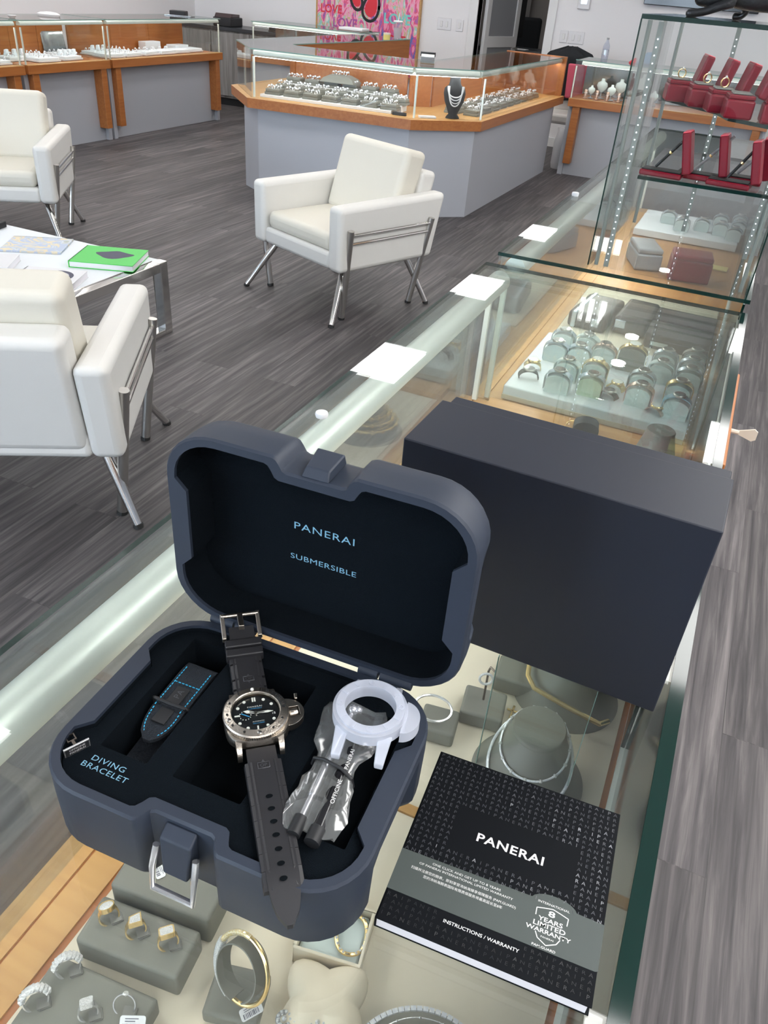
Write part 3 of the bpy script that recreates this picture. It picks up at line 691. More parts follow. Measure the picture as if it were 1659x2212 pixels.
# base latch
o = MB().hexa([(-.0100, -.0925, .028), (.0085, -.0925, .028), (.0095, -.0788, .026), (-.0110, -.0788, .026), (-.0125, -.0885, .0600), (.0110, -.0885, .0600), (.0110, -.0788, .0655), (-.0125, -.0788, .0655)]).build('latch_tab', 'rub', t, bevel=.0015)
g = MB(); g.tube([(-.0155, -.0880, .050), (-.0165, -.0935, .034), (-.0160, -.0965, .014), (.0145, -.0965, .014), (.0150, -.0935, .034), (.0140, -.0880, .050)], .0024, 10)
g.build('latch_bail', 'silver', o)
# lid
LT = Matrix(((1.03, 0, 0, .005), (0, 0, -1, .132), (0, -.97, 0, .165), (0, 0, 0, 1)))
# lid: u -> x, shell z -> -y (rim faces the viewer), shell y -> -z (latch edge on top)
LM = Matrix(((1.03, 0, 0, .005), (0, 0, -1.0, .1325), (0, -.955, 0, .1574), (0, 0, 0, 1)))
g = MB(); g.X = LM; box_shell(g, .042); lid = g.build('lid', ['rub', 'foam'], t, auto=32)
g = MB(); g.X = LM; g.prism([(p[0], p[1]) for p in shell_outline(.0080, 0, .0122, pad=.0091, nh=.0302)], .0062, .0080); g.build('lid_lining', 'foam', lid, auto=0)
g = MB(); TX = Matrix(((1, 0, 0, 0), (0, 0, -1, .1243), (0, 1, 0, .07), (0, 0, 0, 1)))
fit_text(g, 'PANERAI', .051, TX @ tr(-.001, .0945, 0), wide=1.3, spacing=1.12); g.build('title_lettering', 'blue_print', lid, auto=0)
g = MB(); fit_text(g, 'SUBMERSIBLE', .057, TX @ tr(-.001, .0640, 0), wide=1.3, spacing=1.06)
g.build('model_lettering', 'blue_print', lid, auto=0)
g = MB(); g.X = LM @ tr(0, 0, .0); g.hexa([(-.0105, -.0890, .014), (.0105, -.0890, .014), (.0105, -.0788, .010), (-.0105, -.0788, .010), (-.0085, -.0860, .036), (.0085, -.0860, .036), (.0105, -.0788, .041), (-.0105, -.0788, .041)])
g.build('lid_latch_tab', 'rub', lid, bevel=.0012)
for a, b in ((-.085, -.064), (-.062, -.045), (.048, .064), (.066, .092)):
    MB().tube([(a, .0925, .0715), (b, .0925, .0715)], .0046, 12).build('hinge_knuckle', 'rub', t)

# ---- diving bracelet folded in the left pocket
t = thing('watch_strap', 'folded black fabric watch strap with bright blue stitching in the left foam pocket', 'watch strap', bw(-.0690, .0150, .0305), BR)
def strap_layer(mb, path, w, th, tip=0.0, m=0):
    """path: list of (y,z); ribbon of width w"""
    R = []
    for i, (y, z) in enumerate(path):
        hw = w/2
        if tip and i >= len(path)-6: k = (i - (len(path)-6)) / 5; hw = w/2 * math.sqrt(max(.04, 1 - (k*.98)**2))
        R.append([(-hw, y, z), (hw, y, z), (hw, y, z-th), (-hw, y, z-th)])
    return mb.loft(R, m, sm=False)
lay = [(.036, .012)] + [(.040 - .0, .016)] + [(.040, .022), (.036, .0265), (.028, .028)] + [(.02 - .008*i, .028 - .0004*i) for i in range(4)] + [(-.012 - .0055*i, .0264 - .0006*i) for i in range(6)]
strap_layer(MB(), lay, .0265, .003, tip=1).build('strap_body', 'weave', t, auto=30)
strap_layer(MB(), [(.036, .0125), (.01, .011), (-.03, .009), (-.052, .007)], .0255, .003).build('strap_underside', 'weave', t, auto=30)
g = MB()
def dash(mb, p, q, wd=.0007, z=0):
    P, Q = Vector(p), Vector(q); d_ = (Q-P).normalized(); n = Vector((-d_.y, d_.x, 0)) * wd/2
    mb.loft([[P+n, P-n, P-n+Vector((0,0,.0004)), P+n+Vector((0,0,.0004))], [Q+n, Q-n, Q-n+Vector((0,0,.0004)), Q+n+Vector((0,0,.0004))]], 0, sm=False)
for s in (-1, 1):
    for i in range(15):
        y = .030 - i*.0031; z = .0282 if y > -.012 else .0265
        if y < -.012: z = .0282 - .0004*3 - (abs(y)-.012)*.11 + .0001
        dash(g, (s*.0108, y, z), (s*.0108, y-.002, z))
    for i in range(7):
        a = i/7; y = -.0165 - a*.0185; hw = .0108*math.sqrt(max(0, 1-(a*.93)**2)); a2 = a+.09; hw2 = .0108*math.sqrt(max(0, 1-(min(1, a2*.93))**2))
        dash(g, (s*hw, y, .0264 - a*.003), (s*hw2, -.0165 - a2*.0185, .0264 - a2*.003))
for i in range(7): dash(g, (-.0105 + i*.0031, .0135, .0283), (-.0105 + i*.0031 + .002, .0135, .0283))
g.build('stitching', 'stitch', t, auto=0)
g = MB(); g.box(-.0055, .0055, -.006, .010, .0275, .0288); g.box(-.0055, .0055, -.025, -.011, .0252, .0272); o = g.build('leather_patch', 'leather_b', t, bevel=.0003)
g = MB(); fit_text(g, 'PA', .008, tr(0, .003, .0289) @ rot('Z', 90), spacing=1.1); g.build('embossed_lettering', 'gloss_black', o, auto=0)
MB().tube([(-.0145, -.0065, .010), (-.0150, -.0075, .029), (-.0135, -.0085, .0305), (0, -.0095, .0312), (.0135, -.0085, .0305), (.0150, -.0075, .029), (.0145, -.0065, .010)], .0014, 8).build('keeper_loop', 'leather_b', t)
g = MB(); g.tube([(.0135, .036, .010), (.0165, .034, .022), (.0165, .026, .022), (.0135, .020, .012)], .0022, 8); g.build('buckle', 'chrome_s', t)
# ---- small metal logo tag
t = thing('metal_tag', 'tiny black and silver nameplate tag standing in the foam corner', 'tag', bw(-.0985, -.0590, .0642), BR + 62)
MB().box(-.0090, .0090, -.0007, .0007, 0, .0075).build('nameplate', 'silver', t, bevel=.0002)
MB().box(-.0082, .0082, -.0010, -.0007, .0008, .0067).build('black_field', 'black', t, auto=0)
g = MB(); TT = Matrix(((1, 0, 0, 0), (0, 0, -1, -.00105), (0, 1, 0, 0), (0, 0, 0, 1)))
fit_text(g, 'OFFICINE', .011, TT @ tr(0, .0051, 0), wide=1.2); fit_text(g, 'PANERAI', .011, TT @ tr(0, .0025, 0), wide=1.2); g.build('lettering', 'silver_print', t, auto=0)
g = MB(); g.box(-.001, .001, .0007, .008, .003, .0042); g.build('stem', 'titan_d', t, auto=0)
g = MB(); g.X = tr(0, .011, .0030)
for a in ((-.0032, .0032, -.0032, -.0024), (-.0032, .0032, .0024, .0032), (-.0032, -.0024, -.0024, .0024), (.0024, .0032, -.0024, .0024)): g.box(*a, -.0005, .0008)
g.build('square_loop', 'titan_d', t, auto=0)

# ---- the wristwatch
WL = bw(.0005, .0130, .0655)
t = thing('wristwatch', 'titanium diving watch with black dial lying across the open box', 'watch', WL, BR + 37)
g = MB(); sq = []
for i in range(48):
    a = 2*PI*i/48; c, s_ = math.cos(a), math.sin(a); k = (abs(c)**3.4 + abs(s_)**3.4) ** (-1/3.4); sq.append((k*c, k*s_))
g.loft([[(p[0]*q, p[1]*q, z) for p in sq] for q, z in ((.0195, .0), (.0226, .002), (.0232, .007), (.0222, .0098), (.019, .0104))], 0)
for sx in (-1, 1):
    for sy in (-1, 1):
        g.loft([[(sx*x, sy*y, z) for x, y, z in r] for r in (
            [(.0125, .0185, .009), (.0172, .0185, .009), (.0172, .0185, .002), (.0125, .0185, .002)],
            [(.0128, .0235, .0078), (.0168, .0235, .0078), (.0168, .0235, .001), (.0128, .0235, .001)],
            [(.0130, .0275, .0045), (.0164, .0275, .0045), (.0164, .0275, -.0015), (.0130, .0275, -.0015)],
            [(.0130, .0290, .0015), (.0164, .0290, .0015), (.0164, .0290, -.0030), (.0130, .0290, -.0030)])], 0, sm=False)
case = g.build('watch_case', 'titan', t, auto=35)
g = MB(); rings = []
for r, z in ((.0200, .0098), (.0233, .0104), (.0233, .0130), (.0226, .0140), (.0178, .0152), (.0172, .0148), (.0170, .0132)):
    row = []
    for i in range(180):
        rr = r * (1.012 if (i % 2 and r > .0230) else 1.0); row.append((rr*math.cos(2*PI*i/180), rr*math.sin(2*PI*i/180), z))
    rings.append(row)
g.loft(rings, 0, False, False); bez = g.build('bezel', 'titan', t, auto=28)
def bp(ang, r, z=.0147): a = math.radians(90 - ang); return (r*math.cos(a), r*math.sin(a), z - (r-.0202)*.25)
g = MB(); g.ball(bp(0, .0203, .0150), .0013, 0, 10); g.build('bezel_pip', 'lume', bez)
g = MB()
for a in (0, 30, 60, 90, 120, 150, 180, 210, 240, 270, 300, 330):
    if a: c = bp(a, .0203); g.X = tr(*c); g.lathe([(.0008 if a != 90 else .0013, .0), (.0008 if a != 90 else .0013, .0005)], 12); g.X = Matrix.Identity(4)
for i in range(1, 20):
    if i % 5:
        a = i*5.4 ; c = bp(a*.9, .0203); g.X = tr(*c) @ rot('Z', -a*.9); g.box(-.00022, .00022, -.0010, .0010, 0, .0006); g.X = Matrix.Identity(4)
g.build('bezel_engraving', 'black', bez, auto=0)
for a in (180, 255):
    c = bp(a, .0203); g = MB(); g.X = tr(*c); g.lathe([(.0016, 0), (.0016, .0004), (.0011, .0007)], 14); g.build('bezel_screw', 'chrome_s', bez)
MB().lathe([(.0171, .0105), (.0171, .0112)], 48).build('dial', 'dial', t)
dial = bpy.data.objects['dial']
g = MB()
def dp(ang, r): a = math.radians(90-ang); return (r*math.cos(a), r*math.sin(a), .0113)
for a in (30, 60, 120, 150, 210, 240, 300, 330):
    g.X = tr(*dp(a, .0140)); g.lathe([(.00125, 0), (.00115, .0004)], 16)
for a, dx in ((0, -.0008), (0, .0008), (180, 0), (270, 0)):
    g.X = tr(*dp(a, .0133)) @ rot('Z', -a) @ tr(dx, 0, 0); g.box(-.00055, .00055, -.0019, .0019, 0, .0004)
g.X = Matrix.Identity(4)
g.build('hour_markers', 'lume', dial, auto=0)
g = MB(); g.X = tr(-.0076, -.0005, .0113)
for i in range(12):
    a = 2*PI*i/12; g.box(.0040*math.cos(a)-.0003, .0040*math.cos(a)+.0003, .0040*math.sin(a)-.0003, .0040*math.sin(a)+.0003, 0, .0003)
g.build('subdial_track', 'lume', dial, auto=0)
g = MB(); g.X = tr(-.0076, -.0005, .0117) @ rot('Z', -35); g.loft([[(-.0035, -.0003, 0), (-.0035, .0003, 0)], [(.0035, .0004, 0), (.0035, -.0004, 0)]], 0, False, False, False); g.box(-.0034, .0034, -.00035, .00035, 0, .0003); g.build('subdial_hand', 'blue_hand', dial, auto=0)
g = MB(); fit_text(g, 'PANERAI', .0105, tr(0, .0069, .01125), wide=1.35, spacing=1.1); fit_text(g, 'AUTOMATIC', .0085, tr(.001, -.0070, .01125), wide=1.25); fit_text(g, '18', .0022, tr(.0128, -.0016, .01125)); g.build('dial_lettering', 'white_print', dial, auto=0)
g = MB(); fit_text(g, 'SUBMERSIBLE', .0098, tr(0, .0051, .01125), wide=1.3); fit_text(g, '300m/1000ft', .0085, tr(.001, -.0086, .01125), wide=1.2); g.build('blue_dial_lettering', 'blue_hand', dial, auto=0)
for a, ln, w_ in ((92, .0125, .0011), (-72, .0092, .0016)):
    g = MB(); g.X = tr(0, 0, .0122) @ rot('Z', -a)
    g.prism([(-.0004, 0), (.0004, 0), (w_*.9, ln*.68), (0, ln), (-w_*.9, ln*.68)], 0, .0003); g.box(-.0004, .0004, -.002, ln*.5, 0, .0003); g.build('watch_hand', 'lume', dial, auto=0)
MB().lathe([(.0011, .0112), (.0011, .0128)], 16).build('hand_post', 'chrome_s', dial)
MB().lathe([(.01695, .0138), (.0166, .01425), (.012, .0146), (.0, .0147)][:3] + [(.0005, .0148)], 48).build('crystal', 'glass2', t, auto=40)
# crown guard on the right of the case
g = MB(); out = [(.0200, -.0125)] + [(.0215 + .0135*math.cos(a), .0128*math.sin(a)) for a in [math.radians(-80 + i*160/16) for i in range(17)]] + [(.0200, .0125)]
g.prism(out, .0022, .0082, [rrect(.0245, .0315, -.0042, .0042, .0006, 2)]); cg = g.build('crown_guard', 'titan', t, bevel=.0006)
g = MB(); g.X = tr(.0275, 0, .0058) @ rot('Y', 90); g.lathe([(.0032, -.0036), (.0036, -.0030), (.0036, .0022), (.0032, .0030)], 20); g.build('crown', 'titan', t)
g = MB(); g.hexa([(.0298, .0105, .0085), (.0318, .0100, .0085), (.0325, .0150, .0085), (.0300, .0152, .0085), (.0298, .0105, .0100), (.0318, .0100, .0100), (.0325, .0150, .0100), (.0300, .0152, .0100)]); g.build('guard_lever', 'titan', cg, bevel=.0004)
# rubber straps
def rubber(name, ys, zf, w0, w1, tip, holes, blocks, logo_y):
    g = MB(); n = len(ys); R = []
    for i, y in enumerate(ys):
        hw = (w0 + (w1-w0)*i/(n-1))/2 - .0028
        if tip and i >= n-5: k = (i-(n-5))/4; hw *= math.sqrt(max(.03, 1-(k*.985)**2))
        z = zf(y); R.append([(-hw, y, z), (hw, y, z), (hw, y, z-.0042), (-hw, y, z-.0042)])
    g.loft(R, 0, sm=False); ob = g.build(name, 'strap', t, auto=30)
    g = MB(); yl = abs(ys[-1]-ys[0]); sg = 1 if ys[-1] > ys[0] else -1
    for i, b in enumerate(blocks):
        a0, a1 = b; f0, f1 = a0/yl, a1/yl; h0 = (w0+(w1-w0)*f0)/2; h1 = (w0+(w1-w0)*f1)/2
        if tip and a1 > yl*.86: h1 *= .72
        y0, y1 = ys[0]+sg*a0, ys[0]+sg*a1
        for s in (-1, 1):
            g.hexa([(s*(h0-.0062), y0, zf(y0)-.0046), (s*h0, y0, zf(y0)-.0046), (s*h1, y1, zf(y1)-.0046), (s*(h1-.0062), y1, zf(y1)-.0046),
                    (s*(h0-.0055), y0, zf(y0)+.0003), (s*(h0-.0006), y0, zf(y0)-.0008), (s*(h1-.0006), y1, zf(y1)-.0008), (s*(h1-.0055), y1, zf(y1)+.0003)])
    g.build('side_blocks', 'strap_l', ob, auto=0)
    if holes:
        g = MB()
        for y in holes: g.plate(circ(0, y, .0024, 16, .0016), [], 0)
        for v_ in g.bm.verts: v_.co.z = zf(v_.co.y) + .00045
        g.build('buckle_holes', 'foam_d', ob, auto=0)
    g = MB()
    zz_ = zf(logo_y) + .0002
    for p, q in (((-.0040, -.0024), (.0040, -.0024)), ((.0040, -.0024), (.0040, .0024)), ((.0040, .0024), (-.0040, .0024)), ((-.0040, .0024), (-.0040, -.0024))): g.tube([(p[0], p[1]+logo_y, zz_), (q[0], q[1]+logo_y, zz_)], .00022, 4)
    for q in (1, -1): g.plate([(-.0012, .0028*q + logo_y), (.0012, .0028*q + logo_y), (0, .0048*q + logo_y)], [], zz_)
    fit_text(g, 'OP', .0048, tr(0, logo_y, zf(logo_y)+.0003)); g.build('strap_emblem', 'gloss_black', ob, auto=0)
    return ob
zl = lambda y: .0030 + .0035*math.sin(min(1, max(0, (-y-.027)/.08))*PI*.5) + (0 if y > -.125 else -(-.125-y)*.35)
rubber('lower_strap', [-.0235 - .0066*i for i in range(20)], zl, .0262, .0252, True, [-.066 - .0098*i for i in range(7)], [(.012 + .0118*i, .0235 + .0118*i) for i in range(8)], -.0395)
zu = lambda y: .0030 + max(0, y-.026)*.02 + max(0, y-.050)**2*5.5
up = rubber('upper_strap', [.0235 + .0042*i for i in range(17)], zu, .0262, .0255, False, None, [(.0005, .0085), (.0105, .0185), (.0205, .0345), (.036, .0420)], .0425)
g = MB()
for y in (.064, .0725):
    z = zu(y); g.hexa([(-.0145, y, z-.005), (.0145, y, z-.005), (.0145, y+.0068, z-.004), (-.0145, y+.0068, z-.004), (-.0145, y, z+.0032), (.0145, y, z+.0032), (.0145, y+.0068, z+.0045), (-.0145, y+.0068, z+.0045)])
g.build('keeper_loops', 'strap', up, bevel=.0008)
g = MB(); z = zu(.089)
for s in (-1, 1): g.hexa([(s*.0125, .080, zu(.08)-.001), (s*.0158, .080, zu(.08)-.001), (s*.0158, .100, z+.004), (s*.0125, .100, z+.004), (s*.0125, .080, zu(.08)+.003), (s*.0158, .080, zu(.08)+.003), (s*.0158, .100, z+.008), (s*.0125, .100, z+.008)])
g.tube([(-.0150, .099, z+.006), (.0150, .099, z+.006)], .0018, 10); g.box(-.0022, .0022, .084, .100, z+.003, z+.0078)
g.build('buckle', 'titan', up, bevel=.0004)

# ---- frosted bezel protector
t = thing('bezel_protector', 'frosted translucent plastic watch protector ring resting on the tool pouch', 'watch protector', bw(.0775, .0405, .0800), BR + 9)
g = MB(); g.prism(circ(0, 0, .0268, 60), .004, .013, [circ(0, 0, .0183, 60)]); g.prism(circ(0, 0, .0246, 60), .013, .0150, [circ(0, 0, .0183, 60)])
g.build('ring_body', 'plastic', t, bevel=.0007)
for s in (-1, 1):
    g = MB(); g.hexa([(s*.0115, -.0225, .001), (s*.0190, -.0185, .001), (s*.0182, -.0370, -.004), (s*.0122, -.0370, -.004), (s*.0105, -.0225, .010), (s*.0205, -.0185, .010), (s*.0185, -.0370, .001), (s*.0120, -.0370, .001)])
    g.build('lug_guard', 'plastic', t, bevel=.0008)
    g = MB(); g.hexa([(s*.0125, .0230, .001), (s*.0180, .0190, .001), (s*.0175, .034, -.002), (s*.0125, .034, -.002), (s*.0125, .0230, .009), (s*.0190, .0190, .009), (s*.0175, .034, .002), (s*.0125, .034, .002)])
    g.build('lug_guard', 'plastic', t, bevel=.0008)
g = MB(); g.prism([(.0245, -.0150)] + [(.0235 + .0125*math.cos(a), .0148*math.sin(a)) for a in [math.radians(-85 + i*170/14) for i in range(15)]] + [(.0245, .0150)], .001, .0105); g.build('crown_pocket', 'plastic', t, bevel=.0012)
g = MB()
for i in range(12):
    a = 2*PI*i/12 + .2; g.X = tr(.0215*math.cos(a), .0215*math.sin(a), .0150) @ rot('Z', math.degrees(a));
    if i % 3 == 0: g.prism(circ(0, 0, .0022, 16), 0, .0006, [circ(0, 0, .0014, 16)])
    else: g.box(-.0022, .0022, -.0009, .0009, 0, .0006)
g.X = Matrix.Identity(4); g.build('raised_markers', 'plastic', t, auto=0)
# ---- tool pouch with tools under it
t = thing('tool_pouch', 'clear plastic pouch of watch tools tied with a black elastic band', 'tool pouch', bw(.0700, -.004, .0650), BR + 6)
g = MB(); R = []
for i in range(15):
    y = .056 - i*.0076; k = i/14; hw = .0225 - .0050*k + (.0025*math.sin(k*9)); zt = .0125 - .003*k + (.0012*math.sin(i*2.3)); 
    if 6 <= i <= 8: hw *= .84
    if i == 14: zt *= .6
    row = []
    for j in range(13):
        a = 2*PI*j/13; row.append((hw*math.cos(a)*(1+.05*math.sin(i*1.7+j)), y + .002*math.sin(j*2.1), max(.0004, .0070 + (zt-.0065)*math.sin(a) + .0009*math.sin(i*3+j*2))))
    R.append(row)
g.loft(R, 0, True, True); g.build('plastic_film', 'film', t, auto=60)
MB().tube([(-.0165, .004, .002), (-.0150, .0035, .0095), (-.008, .002, .0128), (.006, -.0015, .0130), (.0142, -.0045, .0095), (.0158, -.005, .002)], .0013, 8).build('elastic_band', 'black', t)
g = MB(); g.tube([(-.0035, .050, .0075), (-.0052, .030, .0075)], .0024, 12); g.tube([(-.0052, .031, .0075), (-.0062, .0, .0075), (-.0070, -.024, .0072)], .0030, 12); g.tube([(-.0070, -.024, .0072), (-.0078, -.042, .0070)], .0022, 12); g.ball((-.003, .0535, .009), .0042, 0, 10); g.ball((.001, .054, .0095), .0034, 0, 10)
g.build('screwdriver', 'silver', t)
g = MB(); g.tube([(.0060, .036, .0070), (.0052, -.046, .0066)], .0046, 14); g.build('black_rod', 'black_gl', t)
g = MB(); g.tube([(-.0078, -.041, .0070), (-.0083, -.054, .0064)], .0046, 12); g.tube([(.0052, -.045, .0066), (.0045, -.0555, .0060)], .0054, 12); g.build('black_caps', 'black', t)
g = MB(); fit_text(g, 'OFFICINE', .019, tr(.0082, -.019, .0122) @ rot('Z', 91), wide=1.15); fit_text(g, 'PANERAI', .017, tr(.0086, .008, .0124) @ rot('Z', 91), wide=1.15); g.build('lettering', 'white_print', t, auto=0)

# ============================================================ OUTER CARTON
t = thing('carton', 'large plain black cardboard box standing behind the open watch case', 'box', (-.0717, .5485, 1.0605), -1.6)
MB().box(-.1315, .1315, 0, .088, 0, .1975).build('outer_sleeve', 'card', t, bevel=.0012)
MB().box(-.1245, .1290, .088, .106, .003, .1955).build('inner_drawer', 'card', t, bevel=.0012)

# ============================================================ BOOKLET
t = thing('booklet', 'black instruction booklet with grey paper band lying on the glass beside the watch case', 'booklet', (-.0166, .3400, 1.0605), 3.2)
W2, D_2 = .0712, .0730
MB().box(-W2+.001, W2-.0025, -D_2+.0005, D_2-.001, .0012, .0095).build('pages', 'page', t, auto=0)
g = MB(); g.box(-W2, W2, -D_2, D_2, .0098, .0110); g.box(-W2, W2, -D_2, D_2, 0, .0010); g.box(-W2-.0004, -W2+.001, -D_2, D_2, 0, .0110); g.build('cover', 'cover', t, bevel=.0003)
g = MB(); g2_ = MB(); lets = {c: text_me(c, .0038) for c in 'PANERI'}
word = 'PANERAI'
for r in range(32):
    y = .0700 - r*.0046
    if y < -.0715: break
    if -.0535 < y < -.0175: continue
    for c in range(30):
        x = -.0685 + c*.0047
        if x > .0700: break
        if -.041 < x < .0455 and -.0065 < y < .0305: continue
        if y < -.0535 and -.031 < x < .024 and y > -.0605: continue
        (g if y > -.03 else g2_).mesh(lets[word[(c + r*3) % 7]], tr(x, y, .01122) @ rot('X', random.gauss(0, 4)) @ rot('Y', random.gauss(0, 4)) @ Matrix.Diagonal((1.15, 1, 1, 1)), 0)
g.build('embossed_pattern', 'gloss_black', t, auto=0); g2_.build('embossed_pattern', 'emboss', t, auto=0)  # upper rows get the lit print colour, lower rows the unlit one
for me in lets.values(): bpy.data.meshes.remove(me)
g = MB(); fit_text(g, 'PANERAI', .0490, tr(0, .0110, .0111), wide=1.45, spacing=1.1, bold=.020, h=.0070); g.build('silver_lettering', 'silver_print', t, auto=0)
g = MB(); bandp = [(-W2-.0003, -.0508), (.0695, -.0508), (.0712+.0003, -.0500), (W2+.0003, -.0182)] + [(.0375 + .0155*math.cos(a), -.0187 + .0070*math.sin(a)) for a in [math.radians(10 + i*160/10) for i in range(11)]] + [(-W2-.0003, -.0190)]
g.prism(bandp, .0110, .01125); o = g.build('paper_band', 'band', t, auto=0)
g = MB(); zt = .01132
fit_text(g, 'ONE CLICK AND GET UP TO 8 YEARS', .0490, tr(-.0233, -.0222, zt), wide=1.2); fit_text(g, 'OF PANERAI INTERNATIONAL LIMITED WARRANTY', .0670, tr(-.0231, -.0252, zt), wide=1.2)
fit_text(g, '扫描并注册您的腕表，即刻享受沛纳海臻享保障服务 (PAM.GUARD)', .0745, tr(-.0237, -.0302, zt)); fit_text(g, '您的沛纳海腕表国际有限质保服务将最高延长至8年', .0560, tr(-.0230, -.0337, zt))
fit_text(g, 'INTERNATIONAL', .0215, tr(.0375, -.0187, zt), wide=1.2); fit_text(g, '8', .0045, tr(.0372, -.0250, zt), wide=1.3, bold=.02, h=.0042)
fit_text(g, 'YEARS', .0165, tr(.0372, -.0302, zt), wide=1.3, bold=.015); fit_text(g, 'LIMITED', .0215, tr(.0372, -.0342, zt), wide=1.3, bold=.015); fit_text(g, 'WARRANTY', .0300, tr(.0372, -.0383, zt), wide=1.3, bold=.015)
fit_text(g, 'PANERAI', .0085, tr(.0372, -.0422, zt), wide=1.3); fit_text(g, 'PAM.GUARD', .0155, tr(.0362, -.0490, zt), wide=1.25, bold=.01)
for pts in ([(.0270, -.0290), (.0268, -.0238), (.0320, -.0224), (.0374, -.0212), (.0428, -.0224), (.0482, -.0238), (.0480, -.0290)], [(.0290, -.0400), (.0310, -.0438), (.0372, -.0470), (.0434, -.0438), (.0454, -.0400)]):
    for a, b in zip(pts, pts[1:]):
        P, Q = Vector((*a, zt)), Vector((*b, zt)); n = Vector((-(Q-P).y, (Q-P).x, 0)).normalized()*.00032; g.f([g.v(P+n), g.v(Q+n), g.v(Q-n), g.v(P-n)])
g.build('band_lettering', 'white_print', o, auto=0)
g = MB(); fit_text(g, 'INSTRUCTIONS / WARRANTY', .0510, tr(-.0035, -.0573, .0111), wide=1.15, bold=.012); g.build('white_lettering', 'white_print', t, auto=0)

# ============================================================ INSIDE THE NEAREST SHOWCASE
DZ = .7238
def block(label, c, sx, sy, h, rz, mt='suede', cat='ring block', name='ring_display_block'):
    t = thing(name, label, cat, (c[0], c[1], DZ), rz)
    MB().box(-sx/2, sx/2, -sy/2, sy/2, 0, h).build('cushion', mt, t, bevel=.004, seg=3)
    return t
bA = block('grey suede block holding three gold rings below the watch case front', (-.343, .300), .115, .050, .037, 6.6)
block('grey suede block partly under the watch case with a white tag on it', (-.345, .356), .116, .048, .047, 6.6)
block('grey suede block at the lower left corner holding silver rings', (-.346, .222), .116, .074, .027, 4.8)
def slot_tab(w, l): return
def ring(name, label, c, rz, tilt, mats, r=.0105, style='band', face=None):
    """ring standing on its edge; local hole axis = y"""
    t = thing(name, label, 'ring', c, rz)
    X = rot('X', tilt)
    g = MB(); g.X = X @ tr(0, 0, r*.72)
    R = []
    for i in range(36):
        a = 2*PI*i/36; top = max(0, math.sin(a))
        if style == 'thin': hw, th = .0012, .0011
        elif style == 'wide': hw, th = .0022 + .0042*top**2, .0012
        else: hw, th = .0024 + .0026*top**2, .0013 + .0008*top**3
        ca, sa = math.cos(a), math.sin(a)
        R.append([(r*ca, -hw, r*sa), (r*ca, hw, r*sa), ((r-th)*ca, hw, (r-th)*sa), ((r-th)*ca, -hw, (r-th)*sa)])
    R.append(R[0]); g.loft(R, 0, False, False); g.build('band', mats[0], t, auto=40)
    if face:
        g = MB(); g.X = X @ tr(0, 0, r*1.72)
        if face == 'round': g.lathe([(.0062, -.0035), (.0075, -.0004), (.0068, .0010), (.003, .0018)], 24)
        if face == 'square': g.prism(rrect(-.0068, .0068, -.0066, .0066, .0022, 3), -.003, .0012)
        if face == 'fan': g.prism([(-.0050, -.0060), (.0062, -.0078), (.0070, .0066), (-.0030, .0052)], -.003, .0012)
        if face == 'cushion': g.prism(rrect(-.0060, .0060, -.0050, .0050, .002, 3), -.003, .0022)
        if face == 'dome':
            for i in range(9): a = math.radians(20 + 140*i/8); g.ball((r*1.02*math.cos(a), 0, r*1.02*math.sin(a)-r), .0042, 0, 8, (1, 1.5, .7))
        if face == 'gem': g.lathe([(.0006, -.0030), (.0032, -.0004), (.0022, .0010)], 10)
        g.build('stone_setting', mats[1], t, auto=30)
        if face in ('round', 'square', 'fan'):
            g = MB(); g.X = X @ tr(0, 0, r*1.72)
            o2 = {'round': circ(0, 0, .0082, 28), 'square': rrect(-.0078, .0078, -.0076, .0076, .0028, 4), 'fan': [(-.0060, -.0072), (.0072, -.0092), (.0082, .0078), (-.0040, .0064)]}[face]
            i2 = {'round': circ(0, 0, .0070, 28), 'square': rrect(-.0064, .0064, -.0062, .0062, .0020, 4), 'fan': [(-.0048, -.0058), (.0060, -.0076), (.0068, .0064), (-.0028, .0050)]}[face]
            g.prism(o2, -.0034, .0014, [i2]); g.build('gold_rim', mats[0], t, auto=30)
    g = MB(); g.box(.002, .012, -.0055, .0055, .0002, .0022); g.hexa([(.001, -.005, .0002), (.0125, -.005, .0002), (.0125, .005, .0002), (.001, .005, .0002), (.0, -.005, .0045), (.011, -.005, .0030), (.011, .005, .0030), (.0, .005, .0045)]); g.build('price_flap', 'dark_cuff', t, auto=0)
    return t
ring('ring', 'gold ring with a round diamond face, first on the grey block', (-.3770, .2985, DZ+.0368), 55, -28, ('gold', 'pave'), face='round')
ring('ring', 'gold ring with a fan shaped baguette face in the middle of the grey block', (-.3440, .2990, DZ+.0368), 50, -28, ('gold', 'pave'), face='fan')
ring('ring', 'gold watch-link style ring with a square diamond face at the block end', (-.3080, .3035, DZ+.0368), 45, -28, ('gold', 'pave'), face='square')
ring('ring', 'wide domed silver diamond ring at the back of the lower grey block', (-.3830, .2440, DZ+.0268), 50, -25, ('silver', 'pave'), .0120, 'wide', 'dome')
ring('ring', 'thin twisted silver ring with a barcode tag on the lower grey block', (-.3130, .2390, DZ+.0268), 20, -35, ('silver', 'pave'), .0110, 'thin', 'gem')
ring('ring', 'silver ring with a cushion shaped diamond head on the lower grey block', (-.3390, .2215, DZ+.0268), 45, -28, ('silver', 'pave'), .0095, 'band', 'cushion')
ring('ring', 'domed diamond ring cut off by the bottom left picture corner', (-.3890, .2080, DZ+.0268), 50, -25, ('silver', 'pave'), .0120, 'wide', 'dome')
